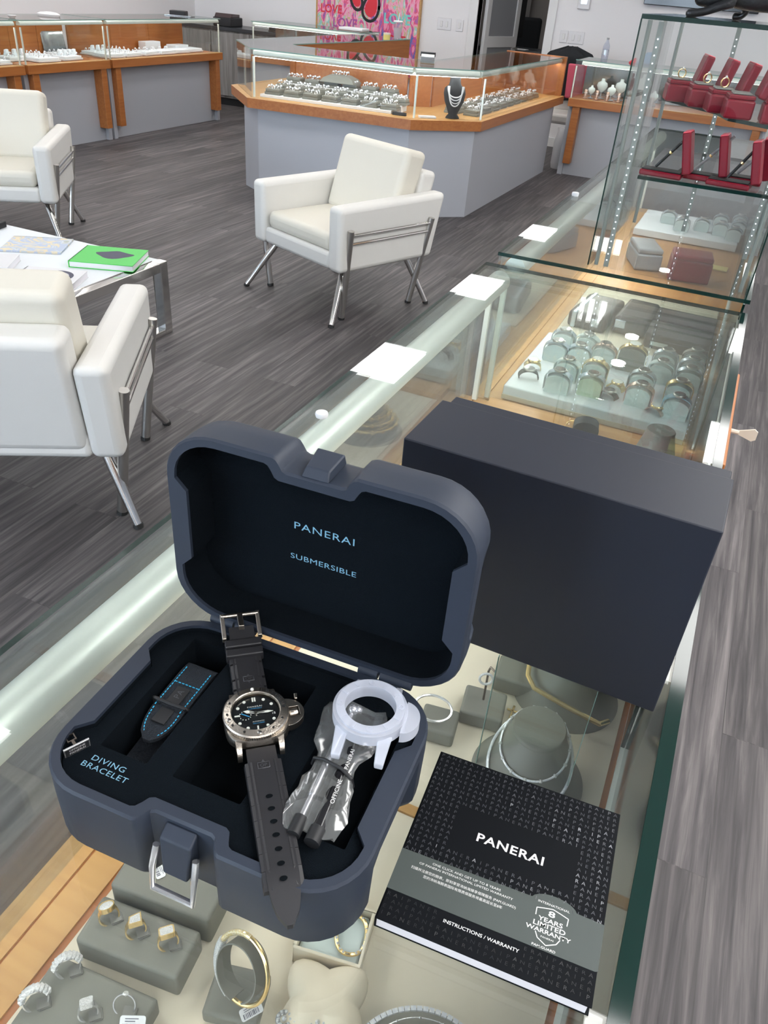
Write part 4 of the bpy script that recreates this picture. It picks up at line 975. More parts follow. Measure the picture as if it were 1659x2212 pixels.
def price_tag(label, c, rz, sx=.022, sy=.012, tilt=25, barcode=True):
    t = thing('price_tag', label, 'price tag', c, rz); X = rot('X', tilt)
    g = MB(); g.X = X; g.prism(rrect(-sx/2, sx/2, -sy/2, sy/2, .0022, 3), 0, .0005); g.build('card', 'tag', t, auto=0)
    g = MB(); g.X = X; x = -sx*.38
    random.seed(int(abs(c[0])*1e4))
    while x < sx*.30: w_ = random.choice((.0003, .0006, .0009)); g.box(x, x+w_, -sy*.38, sy*.02, .0005, .0007); x += w_ + random.choice((.0004, .0008))
    for k in range(2): g.box(-sx*.3, sx*.1 + .003*k, sy*(.14+.15*k), sy*(.19+.15*k), .0005, .0007)
    g.build('barcode_print', 'ink', t, auto=0)
    return t
price_tag('white barcode tag hanging from the twisted silver ring', (-.2990, .2345, DZ+.0285), 25, .024, .014, 35)
price_tag('small white tag on the grey block under the watch case', (-.3620, .3600, DZ+.0475), -35, .016, .010, 0)
# bangle on its stand
t = block('grey suede bangle stand with a curled loop', (-.2290, .3040), .056, .050, .020, 14, name='bangle_stand', cat='bangle stand')
a1 = Vector((-.2850, .4901, .8237)); a2 = (R_*.86 - F_*.5); a2 = (a2 - a1*a2.dot(a1)).normalized(); bc = Vector((-.2255, .3100, DZ+.0585)); nn = a1.cross(a2)
def loop_pts(c, r1, r2, n=48, a0=0, a1_=360): return [c + a1*r1*math.sin(math.radians(a0+(a1_-a0)*i/n)) + a2*r2*math.cos(math.radians(a0+(a1_-a0)*i/n)) for i in range(n+1)]
off = Vector((-.2290, .3040, DZ)); IR = rot('Z', -14)
R = []
for i in range(40):
    a = math.radians(-75 + 330*i/39); q = bc + a1*.0285*math.sin(a) + a2*.0250*math.cos(a) - off
    q2 = bc + a1*.0272*math.sin(a) + a2*.0237*math.cos(a) - off
    R.append([IR @ (q + nn*.010), IR @ (q - nn*.010), IR @ (q2 - nn*.010), IR @ (q2 + nn*.010)])
MB().loft(R, 0, sm=False).build('curled_loop', 'suede', t, auto=40)
t = thing('bangle', 'yellow gold bangle with a diamond set side on a grey stand', 'bangle', tuple(bc))
z0 = Vector((0, 0, 0))
def arc_pts(r1, r2, s, e, n): return [a1*r1*math.sin(math.radians(s+(e-s)*i/n)) + a2*r2*math.cos(math.radians(s+(e-s)*i/n)) for i in range(n+1)]
MB().tube(arc_pts(.0345, .0310, -125, 72, 40), .0023, 10).build('gold_hoop', 'gold', t)
MB().tube(arc_pts(.0345, .0310, 70, 142, 20), .0029, 10).build('gold_pave_side', 'gold_pave', t)
MB().tube(arc_pts(.0345, .0310, 140, 236, 24), .0046, 12).build('diamond_side', 'pave', t)
price_tag('white price tag clipped to the gold bangle', (-.2050, .2920, DZ+.030), 55, .022, .011, 20)
# cushion with brooch bracelet
t = thing('cushion', 'small cream display cushion between the bangle and the necklace bust', 'cushion', (-.1470, .3330, DZ), 18)
g = MB(); R = []
N = 24
for k, (z, s_) in enumerate(((.0, .55), (.006, .85), (.014, 1.0), (.022, .97), (.030, .80), (.035, .5))):
    row = []
    for i in range(40):
        a = 2*PI*i/40; c, q = math.cos(a), math.sin(a); e = (abs(c)**4.5 + abs(q)**4.5) ** (-1/4.5); pinch = 1 - .20*(1-abs(math.sin(2*a)))
        row.append((.043*e*c*s_*pinch, .040*e*q*s_*pinch, z + (.006 if k > 2 else 0)*abs(math.sin(2*a))*.3))
    R.append(row)
g.loft(R, 0); g.build('pillow', 'cream_cloth', t, auto=60)
t = thing('diamond_bracelet', 'silver flower link diamond bracelet wrapped round the cream cushion', 'bracelet', (-.158, .3050, DZ+.028), 20)
g = MB()
for k in range(3):
    cx = -.016 + .016*k; g.ball((cx, 0, .004), .0028, 0, 8)
    for i in range(9): a = 2*PI*i/9; g.ball((cx + .0062*math.cos(a), .0062*math.sin(a), .0035), .0019, 0, 8)
g.build('flower_links', 'pave', t, auto=40)
g = MB()
for k in range(3): g.X = tr(-.016 + .016*k, 0, 0); g.prism(circ(0, 0, .0085, 20), 0, .002, [circ(0, 0, .004, 20)])
g.build('link_frames', 'silver', t, auto=40)
# beige box with gold bracelet, partly under the watch case corner
t = thing('bracelet_box', 'open beige jewellery box half hidden under the watch case corner', 'jewellery box', (-.1690, .3990, DZ), 9.5)
g = MB()
for a in ((-.036, .036, -.031, -.028), (-.036, .036, .028, .031), (-.036, -.033, -.028, .028), (.033, .036, -.028, .028)): g.box(*a, 0, .028)
g.box(-.036, .036, -.031, .031, 0, .004); g.build('tray', 'beige', t, bevel=.0008)
MB().box(-.032, .032, -.027, .027, .004, .018).build('insert', 'watch_white', t, bevel=.003)
t = thing('gold_bracelet', 'gold diamond set bracelet lying in the beige box', 'bracelet', (-.1520, .4040, DZ+.020), 20)
MB().tube([(.016*math.cos(a), .022*math.sin(a), .002+.002*math.sin(3*a)) for a in [2*PI*i/40 for i in range(40)]], .0022, 8, closed=True).build('gold_links', 'gold', t)
g = MB(); [g.ball((.016*math.cos(a), .022*math.sin(a), .0045), .0016, 0, 8) for a in [2*PI*i/22 for i in range(22)]]; g.build('diamonds', 'pave', t)
# necklace busts
def bust(label, c, r0, r1, h, rz, lean=.0, tilt=0.0, disc=True):
    t = thing('necklace_bust', label, 'necklace bust', (c[0], c[1], DZ), rz)
    R = []
    for k in range(9):
        q = k/8; r = r0 + (r1-r0)*(q**.75); z = h*q
        R.append([(r*math.cos(2*PI*i/48)*(1 if True else 1), r*math.sin(2*PI*i/48)*1.0 + lean*q, max(0.0, z + tilt*r*math.sin(2*PI*i/48)*q)) for i in range(48)])
    MB().loft(R, 0).build('cone_body', 'suede', t, auto=50)
    if disc: MB().loft([[(r*math.cos(2*PI*i/48), r*math.sin(2*PI*i/48) + lean, h + dz + tilt*r*math.sin(2*PI*i/48)) for i in range(48)] for r, dz in ((r1*1.02, -.002), (r1*1.03, .002), (r1*.97, .0045))], 0).build('neck_disc', 'suede', t, auto=50)
    return t
def necklace(label, c, pts, r, mt, rz=0, bead=None, beadmt='pave', square=False):
    t = thing('necklace', label, 'necklace', (c[0], c[1], DZ), rz)
    if square:
        P = [Vector(p) for p in pts]; g = MB()
        for i in range(0, len(P)-1):
            d_ = (P[i+1]-P[i]); L = d_.length; q = d_.to_track_quat('Y', 'Z'); g.X = Matrix.Translation(P[i]) @ q.to_matrix().to_4x4()
            g.box(-r, r, .0004, L-.0004, -r*.6, r*.6)
        g.X = Matrix.Identity(4); g.build('stone_links', mt, t, auto=0)
        MB().tube([p - Vector((0, 0, r*.7)) for p in P], r*.55, 6).build('link_base', 'silver', t)
    else:
        MB().tube(pts, r, 8).build('chain', mt, t)
    if bead:
        g = MB(); P = [Vector(p) for p in pts]
        for i in range(0, len(P), bead): g.ball(P[i], r*2.1, 0, 8)
        g.build('diamond_stations', beadmt, t)
    return t
bU = bust('grey cone necklace bust behind the booklet wearing two silver chains', (-.0400, .7050), .074, .0335, .078, 0, .012, .10)
def cone_loop(h0, h1, r0, r1, H, lean, n=64, a0=-200, a1_=160, fr=.0):
    out = []
    for i in range(n+1):
        a = math.radians(a0 + (a1_-a0)*i/n); q = (h0 + (h1-h0)*(.5 - .5*math.sin(a)))/H; q = min(.98, max(.02, q)); r = r0 + (r1-r0)*(q**.75) + .0022 + fr
        out.append((r*math.cos(a), r*math.sin(a) + lean*q, H*q + .10*r*math.sin(a)*q + .0015))
    return out
nk = cone_loop(.074, .044, .074, .0335, .078, .012)
necklace('upper silver station chain round the neck of the grey bust', (-.0400, .7050), nk, .0014, 'pave_s', 0, 4)
necklace('lower twisted silver rope chain draped over the grey bust', (-.0400, .7050), cone_loop(.070, .012, .074, .0335, .078, .012), .0021, 'pave_s', 0, None)
bust('large round grey necklace bust cut off by the bottom picture edge', (-.0330, .3000), .083, .036, .050, 0, .0, 0)
necklace('square diamond tennis necklace on the lower bust', (-.0330, .3000), [(.0735*math.cos(a), .0735*math.sin(a), .0225) for a in [math.radians(-20 + 220*i/46) for i in range(47)]], .0022, 'pave_s', 0, None, square=True)
necklace('fine silver station chain inside the tennis necklace', (-.0330, .3000), [(.060*math.cos(a), .060*math.sin(a), .0345) for a in [math.radians(-20 + 220*i/60) for i in range(61)]], .0007, 'silver', 0, 6, 'silver')
bust('grey necklace bust behind the two chain bust half hidden by the carton', (-.0280, .8750), .078, .036, .080, 0)
necklace('thick yellow gold rope necklace on the bust below the carton', (-.0280, .8750), [(-.062+.004*0, .03, .045)] + [(-.058, -.020, .050), (-.054, -.040, .046)] + [(-.054 + .014*i, -.050 - .0035*i + .0001*i*i, .040 - .0005*i) for i in range(1, 9)] + [(.068, -.055, .03)], .0036, 'gold', 0)
bust('grey necklace bust in the far right corner of the nearest showcase', (-.0120, 1.6250), .060, .030, .095, 0)
# front corner busts mirrored in the front glass
bust('grey necklace bust with gold strands hidden behind the carton', (-.3300, 1.4600), .085, .040, .060, 0)
for k in range(3): necklace(('inner', 'middle', 'outer')[k] + ' gold strand on the bust behind the carton', (-.3300, 1.4600), [((.050+.010*k)*math.cos(a), (.050+.010*k)*math.sin(a), .050-.011*k) for a in [math.radians(10 + 340*i/50) for i in range(51)]], .0028, 'gold', 0, 3, 'gold')
# small blocks, riser and pendants near the watch case
t = thing('display_riser', 'clear upright glass plate standing behind the booklet', 'display riser', (-.0465, .6890, DZ), 0)
MB().box(-.0590, .0590, -.0025, .0025, 0, .2020, 0).build('glass_plate', 'acrylic', t, auto=0)
g = MB()
for x in (-.0598, .0590): g.box(x, x+.0008, -.0025, .0025, 0, .2020)
g.build('plate_edges', 'edge_l', t, auto=0)
t = thing('pendant_stand', 'grey block with a slim upright hook and silver hoop beside the watch case', 'earring stand', (-.1260, .7760, DZ), 8)
MB().box(-.030, .030, -.027, .027, 0, .026).build('foot_block', 'suede', t, bevel=.004, seg=3)
MB().tube([(-.002, .004, .025), (-.003, .006, .080), (-.001, .002, .092), (.006, -.004, .092)], .0016, 8).build('hook', 'titan_d', t)
t = thing('hoop_earring', 'small silver diamond hoop hanging from the slim hook', 'earring', (-.1300, .7760, DZ+.070), 20)
MB().tube([(.009*math.cos(2*PI*i/28), 0, .010*math.sin(2*PI*i/28)) for i in range(28)], .0018, 8, closed=True).build('hoop', 'pave', t)
block('grey suede block beside the hinge of the watch case', (-.1720, .7180), .050, .046, .026, 8)
t = thing('silver_bangle', 'plain silver bangle lying on the block beside the case hinge', 'bangle', (-.1850, .7260, DZ+.030), 0)
MB().tube([(.026*math.cos(2*PI*i/40), .023*math.sin(2*PI*i/40), .002) for i in range(40)], .0020, 8, closed=True).build('hoop', 'silver', t)
block('grey suede block under the left side of the carton', (-.1000, .8550), .060, .050, .030, 5)
t = thing('cross_pendant', 'gold cross pendant lying on the beige cloth near the carton', 'pendant', (-.0880, .8000, DZ+.0003), 0)
g = MB(); g.box(-.0016, .0016, -.013, .013, 0, .0014); g.box(-.008, .008, .001, .0042, 0, .0014); g.build('cross', 'gold', t, bevel=.0003)
def cuff_stand(label, c, rz, mt, w=.058, h=.047, dp=.036, group=None, z=DZ, name='watch_stand', cat='watch stand'):
    t = thing(name, label, cat, (c[0], c[1], z), rz, group)
    pr = [(-w/2, 0)] + [(w/2*math.cos(a)*-1, (h-w*.30) + w*.30*math.sin(a)) for a in [math.radians(i*180/14) for i in range(15)]] + [(w/2, 0)]
    MB().loft([[(p[0], -dp/2, p[1]) for p in pr], [(p[0], dp/2, p[1]) for p in pr]], 0, sm=True).build('cuff', mt, t, auto=40)
    return t
cuff_stand('dark ring cuff beside the far necklace bust', (-.1750, 1.6950), 10, 'black')
t = thing('gold_hoop', 'thin gold hoop earring beside the dark ring cuff', 'earring', (-.2080, 1.7000, DZ+.0005), 20)
MB().tube([(.016*math.cos(2*PI*i/28), .0, .016+.016*math.sin(2*PI*i/28)) for i in range(28)], .0010, 6, closed=True).build('hoop', 'gold', t)
# loose tagged pieces on a grey pad seen in the front glass
for i, (x, y, rz, lab) in enumerate(((-.33, .50, 20, 'folded white tag on the grey pad left of the watch case'), (-.36, .62, -15, 'white tag just beyond the far end of the grey pad'), (-.30, .70, 40, 'white tag beside the grey pad end'))):
    price_tag(lab, (x, y, DZ+(.0056 if y < .56 else .0006)), rz, .020, .012, 8)
MB_pad = block('long grey pad under the left side of the watch case', (-.330, .492), .12, .155, .005, 0, name='display_pad', cat='display pad')
for i, (x, y) in enumerate(((-.375, .45), (-.375, .55), (-.40, .66))):
    t = thing('earring', ('near', 'middle', 'far')[i] + ' silver drop earring at the front edge of the grey pad', 'earring', (x, y, DZ+(.0055 if y < .58 else .0005)), 30*i)
    g = MB(); [g.ball((.006*k, .002*math.sin(k), .003), .003, 0, 8) for k in range(4)]; g.build('diamond_drop', 'pave', t)
# bumper on the glass
t = thing('glass_bumper', 'small white round bumper on the glass top beyond the watch case', 'bumper', (-.4530, .8870, 1.0601), 0)
MB().lathe([(.0085, 0), (.0095, .004), (.0085, .007)], 24).build('pad', 'card_w', t)
t = thing('glass_bumper', 'small white round bumper on the glass top left of the tower', 'bumper', (-.4500, 2.4900, 1.0862), 0)
MB().lathe([(.0095, 0), (.0105, .006), (.0095, .010)], 24).build('pad', 'card_w', t)

# ============================================================ SECOND SHOWCASE: WATCH TRAY
t = thing('watch_tray', 'white raised tray crowded with watches in the second showcase', 'tray', (-.1775, 2.010, .7225), -1)
MB().box(-.2275, .222, -.215, .220, 0, .0345).build('platform', 'tray_white', t, bevel=.003)
MB().box(-.2275, .222, -.219, -.2155, 0, .012).build('front_lip', 'beige', t, auto=0)
TZ = .7572
def mini_watch(label, c, rz, strapm, casem, z, w=.062, h=.052, group=None, r=.0155):
    t = thing('wristwatch', label, 'watch', (c[0], c[1], z), rz, group)
    pr = [(-w/2*1.02, .004)] + [(w/2*1.04*math.cos(a)*-1, (h-w*.30) + w*.32*math.sin(a)) for a in [math.radians(i*180/14) for i in range(15)]] + [(w/2*1.02, .004)]
    q = 0.0022
    P = [Vector((p[0], 0, p[1])) for p in pr]; R = []
    for i, p in enumerate(P):
        d_ = (P[min(i+1, len(P)-1)] - P[max(0, i-1)]).normalized(); n = Vector((-d_.z, 0, d_.x)); n = n if n.z > 0 or abs(n.x) > .9 else -n
        n = Vector((p.x*.6, 0, p.z - h*.4)).normalized()
        R.append([p + Vector((0, -.011, 0)), p + Vector((0, .011, 0)), p + n*q + Vector((0, .011, 0)), p + n*q + Vector((0, -.011, 0))])
    MB().loft(R, 0, sm=False).build('strap', strapm, t, auto=40)
    g = MB(); g.X = tr(0, 0, h + .0025); g.lathe([(r*.9, 0), (r, .0015), (r, .0045), (r*.92, .0060), (r*.85, .0058)], 28); g.box(r*.95, r*1.22, -.002, .002, .0015, .0045); o = g.build('watch_case', casem, t, auto=35)
    g = MB(); g.X = tr(0, 0, h + .0086); g.lathe([(r*.84, 0), (r*.84, .0003)], 24); g.build('dial', 'dial' if casem != 'gold' else 'lume', o)
    return t
tiers = [
 ((-.3365, 2.125), 'watch_white', 'silver_m', 'chrome_s', 'far left pale cuff watch with steel case'),
 ((-.3345, 2.030), 'watch_white', 'silver_m', 'chrome_s', 'steel watch on a pale cuff behind the black bracelet watch'),
 ((-.2715, 2.130), 'watch_white', 'watch_white', 'chrome_s', 'pale strapped watch in the back row, second from left'),
 ((-.2165, 2.085), 'watch_white', 'rose', 'rose', 'rose coloured watch beside the dark grey cuff'),
 ((-.2745, 2.040), 'watch_white', 'silver_m', 'chrome_s', 'steel chronograph in the middle of the left cluster'),
 ((-.2800, 1.925), 'watch_white', 'watch_white', 'chrome_s', 'pale strapped watch just behind the frontmost left cuff'),
 ((-.2830, 1.838), 'watch_white', 'silver_m', 'chrome_s', 'steel watch on the frontmost left cuff'),
 ((-.2140, 1.960), 'watch_white', 'gold', 'gold', 'gold watch with tan strap behind the pale green cuff'),
 ((-.2060, 1.865), 'watch_green', 'silver_m', 'chrome_s', 'watch on the pale green cuff at the tray front'),
 ((-.0600, 2.140), 'watch_white', 'silver_m', 'chrome_s', 'steel watch in the back row right of the gold watch'),
 ((-.0600, 2.055), 'watch_white', 'watch_white', 'chrome_s', 'pale watch in the right cluster second row'),
 ((.0120, 2.190), 'watch_white', 'dark_cuff', 'chrome_s', 'dark strapped watch at the far right corner of the tray'),
 ((.0120, 2.120), 'watch_white', 'silver_m', 'chrome_s', 'steel watch in the right column third from front'),
 ((.0120, 2.050), 'watch_white', 'silver_m', 'chrome_s', 'steel watch in the right column above the blue strap watch'),
 ((-.0955, 1.960), 'watch_white', 'silver_m', 'chrome_s', 'steel watch in the middle of the tray'),
 ((-.0880, 1.875), 'watch_white', 'rose', 'chrome_s', 'pink strapped watch in the front middle of the tray'),
 ((-.0020, 1.950), 'watch_white', 'gold', 'chrome_s', 'two tone watch behind the blue strap watch'),
 ((.0030, 1.855), 'watch_white', 'watch_blue', 'chrome_s', 'watch with a blue strap at the right front of the tray'),
]
cs = cuff_stand('pale watch cuff standing on the white tray under a watch', tiers[0][0], 0, 'watch_white', group='pale watch cuffs on the white tray', z=TZ)
protos = {}
for i, (c, sm_, st, ca, lab) in enumerate(tiers):
    if i and sm_ == 'watch_white': dup(cs, (c[0], c[1], TZ), random.uniform(-6, 6))
    elif i: cuff_stand('pale green watch cuff standing at the front of the white tray', c, 0, sm_, z=TZ)
    k = (st, ca)
    if k in protos: dup(protos[k], (c[0], c[1], TZ), random.uniform(-6, 6), lab)
    else: protos[k] = mini_watch(lab, c, random.uniform(-6, 6), st, ca, TZ)
cuff_stand('large dark grey watch cuff in the tray middle', (-.142, 2.085), 3, 'dark_cuff', .070, .064, .038, z=TZ)
mini_watch('gold watch on the large dark grey cuff', (-.142, 2.085), 3, 'gold', 'gold', TZ, .072, .0665, r=.018)
mini_watch('black strapped watch lying low at the left edge of the tray', (-.365, 1.870), 20, 'black', 'chrome_s', TZ, .046, .022)
mini_watch('gold watch lying low behind the black strapped watch', (-.372, 1.935), 15, 'gold', 'gold', TZ, .040, .020)
mini_watch('slim gold bracelet watch lying low in the tray middle', (-.150, 1.930), -20, 'gold', 'gold', TZ, .040, .016)
mini_watch('slim rose watch lying low in front of the right column', (-.040, 1.845), -25, 'rose', 'gold', TZ, .040, .016)
mini_watch('dark strapped watch lying low in the tray centre', (-.160, 1.880), -20, 'black', 'chrome_s', TZ, .044, .012)
# leather boxes behind the tray
t = thing('display_board', 'pale board under the brown leather cases in the second showcase', 'display board', (-.17, 2.60, .7225), 0)
MB().box(-.23, .215, -.30, .25, 0, .006).build('board', 'beige', t, bevel=.002)
t = thing('leather_case', 'dark brown leather travel case with pale metal straps on the board', 'leather case', (-.312, 2.500, .7287), -6)
MB().box(-.060, .060, -.110, .110, 0, .050).build('case_body', 'brown', t, bevel=.012, seg=3)
for x in (-.040,): MB().box(x-.008, x+.008, -.112, .112, -.0, .0515).build('metal_strap', 'silver_m', t, bevel=.004)
MB().box(.015, .040, -.112, -.106, .016, .040).build('clasp', 'silver_m', t, bevel=.002)
t = thing('leather_case', 'dark brown leather case with a clasp beside the strapped travel case', 'leather case', (-.190, 2.520, .7287), -4)
MB().box(-.050, .050, -.105, .105, 0, .055).build('case_body', 'brown', t, bevel=.012, seg=3)
MB().box(-.044, -.012, -.107, -.103, .020, .045).build('clasp', 'silver_m', t, bevel=.002)
st = None
for i in range(4):
    lab = ('front', 'second', 'third', 'rear')[i] + ' dark brown watch case of the row along the right of the board'
    if st is None:
        st = thing('watch_case', lab, 'watch box', (-.030, 2.385, .7287), -2)
        MB().box(-.110, .075, -.030, .030, 0, .044).build('case_body', 'brown', st, bevel=.004)
        g = MB(); g.box(-.110, .075, -.0306, .0306, .028, .0292); g.build('silver_line', 'silver_m', st, auto=0)
        MB().box(-.090, -.040, -.0308, -.0300, .010, .022).build('pale_label', 'watch_white', st, auto=0)
    else: dup(st, (-.030, 2.385 + .070*i, .7287), -2, lab)
# far end: white platform with pale cuffs, added red box
t = thing('white_platform', 'low white platform with watch stands at the far end of the second showcase', 'tray', (-.17, 3.93, .7225), 0)
MB().box(-.22, .215, -.20, .22, 0, .03).build('platform', 'tray_white', t, bevel=.003)
far = None
for i, (x, y) in enumerate(((.02, 3.80), (-.04, 3.86), (.03, 3.95), (-.05, 4.02), (-.12, 3.88), (-.20, 3.82), (-.27, 3.92), (.03, 4.08))):
    dup(cs, (x, y, .7530), 0, None); bpy.context.view_layer.update()
    lab = 'watch on a pale cuff at the far end of the second showcase'
    o = dup(protos[('silver_m', 'chrome_s')], (x, y, .7530), 0, lab, 'watches at the far end of the second showcase')
for o in COL.objects:
    if o.name.startswith('watch_stand') and o.get('group') and o.location.y > 3:
        o['label'] = 'pale watch cuff at the far end of the second showcase'; o['group'] = 'watch cuffs at the far end'
t = thing('jewellery_box', 'added red leather box standing in for the tower boxes mirrored in the glass', 'jewellery box', (-.10, 3.20, .7225), 8)  # box added in place of a reflection of the tower's red boxes
MB().box(-.075, .075, -.06, .06, 0, .075).build('box_body', 'red', t, bevel=.006); MB().box(-.073, .073, -.058, .058, .0755, .095).build('lid', 'red', t, bevel=.006)
t = thing('jewellery_box', 'dark blue grey box beside the red box inside the second showcase', 'jewellery box', (-.28, 3.28, .7225), 20)
MB().box(-.05, .05, -.09, .09, 0, .06).build('box_body', 'lam_d', t, bevel=.006); MB().box(-.048, .048, -.088, .088, .0605, .08).build('lid', 'lam_d', t, bevel=.006)
t = thing('note_card', 'pale yellow note card standing right of the red box', 'card', (.0, 3.42, .7225), -4); MB().box(-.035, .035, -.03, .03, 0, .004).build('card', 'yellow', t, auto=0)

# ============================================================ GLASS TOWER
TX0, TX1, TY0, TY1, TZ0, TZ1 = -.268, .072, 1.800, 2.300, 1.0862, 1.560
t = thing('glass_tower', 'tall square glass tower cabinet with LED strips standing on the second showcase', 'display case', (TX0, TY0, TZ0), 0)
Wt, Dt, Ht = TX1-TX0, TY1-TY0, TZ1-TZ0
MB().box(0, Wt, 0, Dt, Ht-.008, Ht, 0, side=1).build('glass_top', ['glass2', 'edge'], t, auto=0)
g = MB(); g.box(.0, Wt, 0, .006, 0, Ht-.008, 0); g.build('front_pane', ['glass2'], t, auto=0)
g = MB(); g.box(0, .006, .006, Dt, 0, Ht-.008, 0); g.build('left_pane', ['glass2'], t, auto=0)
g = MB(); g.box(Wt-.006, Wt, .006, Dt, 0, Ht-.008, 0); g.build('right_pane', ['glass2'], t, auto=0)
for q in (-.0005, Wt-.0022): MB().box(q, q+.0027, -.0005, .0022, 0, Ht-.008).build('green_corner_edge', 'edge', t, auto=0)
def led_post(x, y):
    o = MB().box(x-.005, x+.005, y-.003, y+.003, 0, Ht-.01).build('led_post', 'post', t, auto=0)
    g = MB(); n = 32
    for i in range(n): g.ball((x, y-.0042, .015 + i*(Ht-.04)/n), .0013, 0, 8)
    g.build('led_dots', 'led', o, auto=0)
led_post(.038, .014); led_post(.155, Dt-.02); led_post(.318, .30)
for x, y in ((.016, .016), (.026, Dt-.016), (Wt-.016, .016)): MB().tube([(x, y, 0), (x, y, Ht-.009)], .0045, 10).build('corner_pole', 'post', t)
SH1, SH2 = 1.279-TZ0, 1.400-TZ0
MB().box(.060, Wt-.010, .02, Dt-.05, SH1-.007, SH1, 0, side=1).build('glass_shelf', ['glass2', 'edge'], t, auto=0)
MB().prism([(.03, Dt-.06), (.035, .33), (.17, .17), (.20, .08), (.30, .012), (Wt-.01, .012), (Wt-.01, Dt-.06)], SH2-.007, SH2, m=0, side=1).build('glass_shelf', ['glass2', 'edge'], t, auto=0)
# red ring boxes on the upper shelf
def red_ring_box(label, c, rz, z, s=1.0, lidtilt=14):
    t = thing('ring_box', label, 'ring box', (c[0], c[1], z), rz)
    w = .030*s
    MB().box(-w, w, -w*.9, w*.9, 0, .034*s).build('box_base', 'red', t, bevel=.004*s)
    MB().box(-w*.93, w*.93, -w*.83, w*.83, .0342*s, .042*s).build('inner_tray', 'red', t, bevel=.002)
    MB().box(-w*.75, w*.75, -w*.6, w*.6, .0421*s, .046*s).build('ring_pad', 'dark_cuff', t, bevel=.002)
    g = MB(); g.X = tr(0, w*.9, .040*s) @ rot('X', -lidtilt); g.box(-w, w, 0, .018*s, 0, .056*s); o = g.build('lid', 'red', t, bevel=.004*s)
    g = MB(); g.X = tr(0, w*.9, .040*s) @ rot('X', -lidtilt); g.box(-w*.98, w*.98, .001, .016*s, .0545*s, .0566*s); g.build('lid_edge', 'red_l', o, bevel=.002)
    return t
ub = 1.4004
rb = red_ring_box('open red ring box at the back left end of the upper tower shelf', (-.195, 2.075), -76, ub, 1.0)
for c, rz, lab in (((-.140, 2.010), -76, 'open red ring box second from the left on the upper tower shelf'), ((-.095, 1.945), -76, 'open red ring box third from the left on the upper tower shelf'), ((-.056, 1.880), -80, 'open red ring box fourth on the upper tower shelf')):
    dup(rb, (c[0], c[1], ub), rz, lab)
b5 = red_ring_box('larger red box with a cream note at the right of the upper shelf', (.016, 1.858), -84, ub, 1.02)
g = MB(); g.X = tr(.014, -.0345, .018); g.box(-.017, .017, -.0006, 0, -.014, .016); tag(g.build('note_card', 'yellow', auto=0), 'cream handwritten note leaning on the larger red box', 'card').location = (.016, 1.858, ub)
for c, lab in (((-.255+.12, 2.005), 'gold ring standing in the second red box'), ((-.195, 2.07), 'silver ring standing in the back left red box'), ((-.095, 1.94), 'gold ring standing in the third red box')):
    t = thing('ring', lab, 'ring', (c[0], c[1], ub+.0465), 30)
    MB().tube([(.0085*math.cos(2*PI*i/24), 0, .0080+.0085*math.sin(2*PI*i/24)) for i in range(24)], .0014, 6, closed=True).build('band', 'gold', t); MB().ball((0, 0, .018), .0030, 0, 8).build('stone', 'pave', t)
# red pen boxes on the lower shelf
def pen_box(label, c, rz, z, open_=78, L=.086, s=1):
    t = thing('pen_case', label, 'pen case', (c[0], c[1], z), rz)
    MB().box(-L/2, L/2, -.022, .022, 0, .011).build('case_base', 'red', t, bevel=.003)
    MB().box(-L*.46, L*.46, -.018, .018, .0112, .0135).build('dark_lining', 'black', t, bevel=.001)
    g = MB(); g.X = tr(L/2, 0, .011) @ rot('Y', -14) ; g.box(0, .017, -.022, .022, 0, L*.92); o = g.build('lid', 'red', t, bevel=.003)
    g = MB(); g.X = tr(L/2, 0, .011) @ rot('Y', -14); g.box(.001, .016, -.021, .021, L*.90, L*.935); g.build('lid_edge', 'red_l', o, bevel=.002)
    return t
lb = 1.2794
pb = pen_box('open red pen case at the left end of the lower tower shelf', (-.165, 1.850), -4, lb)
for c, rz, lab in (((-.095, 1.880), -4, 'open red pen case second from left on the lower tower shelf'), ((-.030, 1.850), -6, 'open red pen case near the middle of the lower tower shelf'), ((-.012, 1.915), -2, 'open red pen case at the right end of the lower tower shelf')):
    dup(pb, (c[0], c[1], lb), rz, lab)
for (x, y), dx, lab in (((-.180, 1.850), .055, 'slim black pen leaning in the leftmost red pen case'), ((-.105, 1.882), .060, 'grey pen leaning in the second red pen case'), ((-.035, 1.850), .045, 'black and gold pen leaning in the middle red pen case'), ((-.020, 1.916), .058, 'silver grey pen leaning in the rightmost red pen case')):
    t = thing('pen', lab, 'pen', (x, y, lb+.0136), 0)
    MB().tube([(0, 0, .003), (dx, .0, .075)], .0030, 8).build('barrel', 'black' if 'black' in lab else 'lam_d', t); MB().tube([(dx*.4, 0, .031), (dx*.44, 0, .0345)], .0034, 8).build('gold_band', 'gold', t)
# black panther sculpture on the tower
t = thing('panther_sculpture', 'black bronze prowling big cat sculpture on top of the glass tower', 'sculpture', (-.048, 2.02, TZ1+.0002), 0)
def skin_body(name, verts, edges, mt, parent, sub=2):
    me = bpy.data.meshes.new(name); me.from_pydata([v_[0] for v_ in verts], edges, []); me.materials.append(M[mt])
    o = bpy.data.objects.new(name, me); COL.objects.link(o); o.parent = parent
    s_ = o.modifiers.new('skin', 'SKIN'); sv = me.skin_vertices[0] if me.skin_vertices else None
    if sv is None:
        bm = bmesh.new(); bm.from_mesh(me); bm.verts.layers.skin.verify(); bm.to_mesh(me); bm.free(); sv = me.skin_vertices[0]
    for i, v_ in enumerate(verts): sv.data[i].radius = (v_[1], v_[2] if len(v_) > 2 else v_[1])
    sv.data[0].use_root = True; s_.use_smooth_shade = True
    q = o.modifiers.new('sub', 'SUBSURF'); q.levels = sub; q.render_levels = sub
    return o
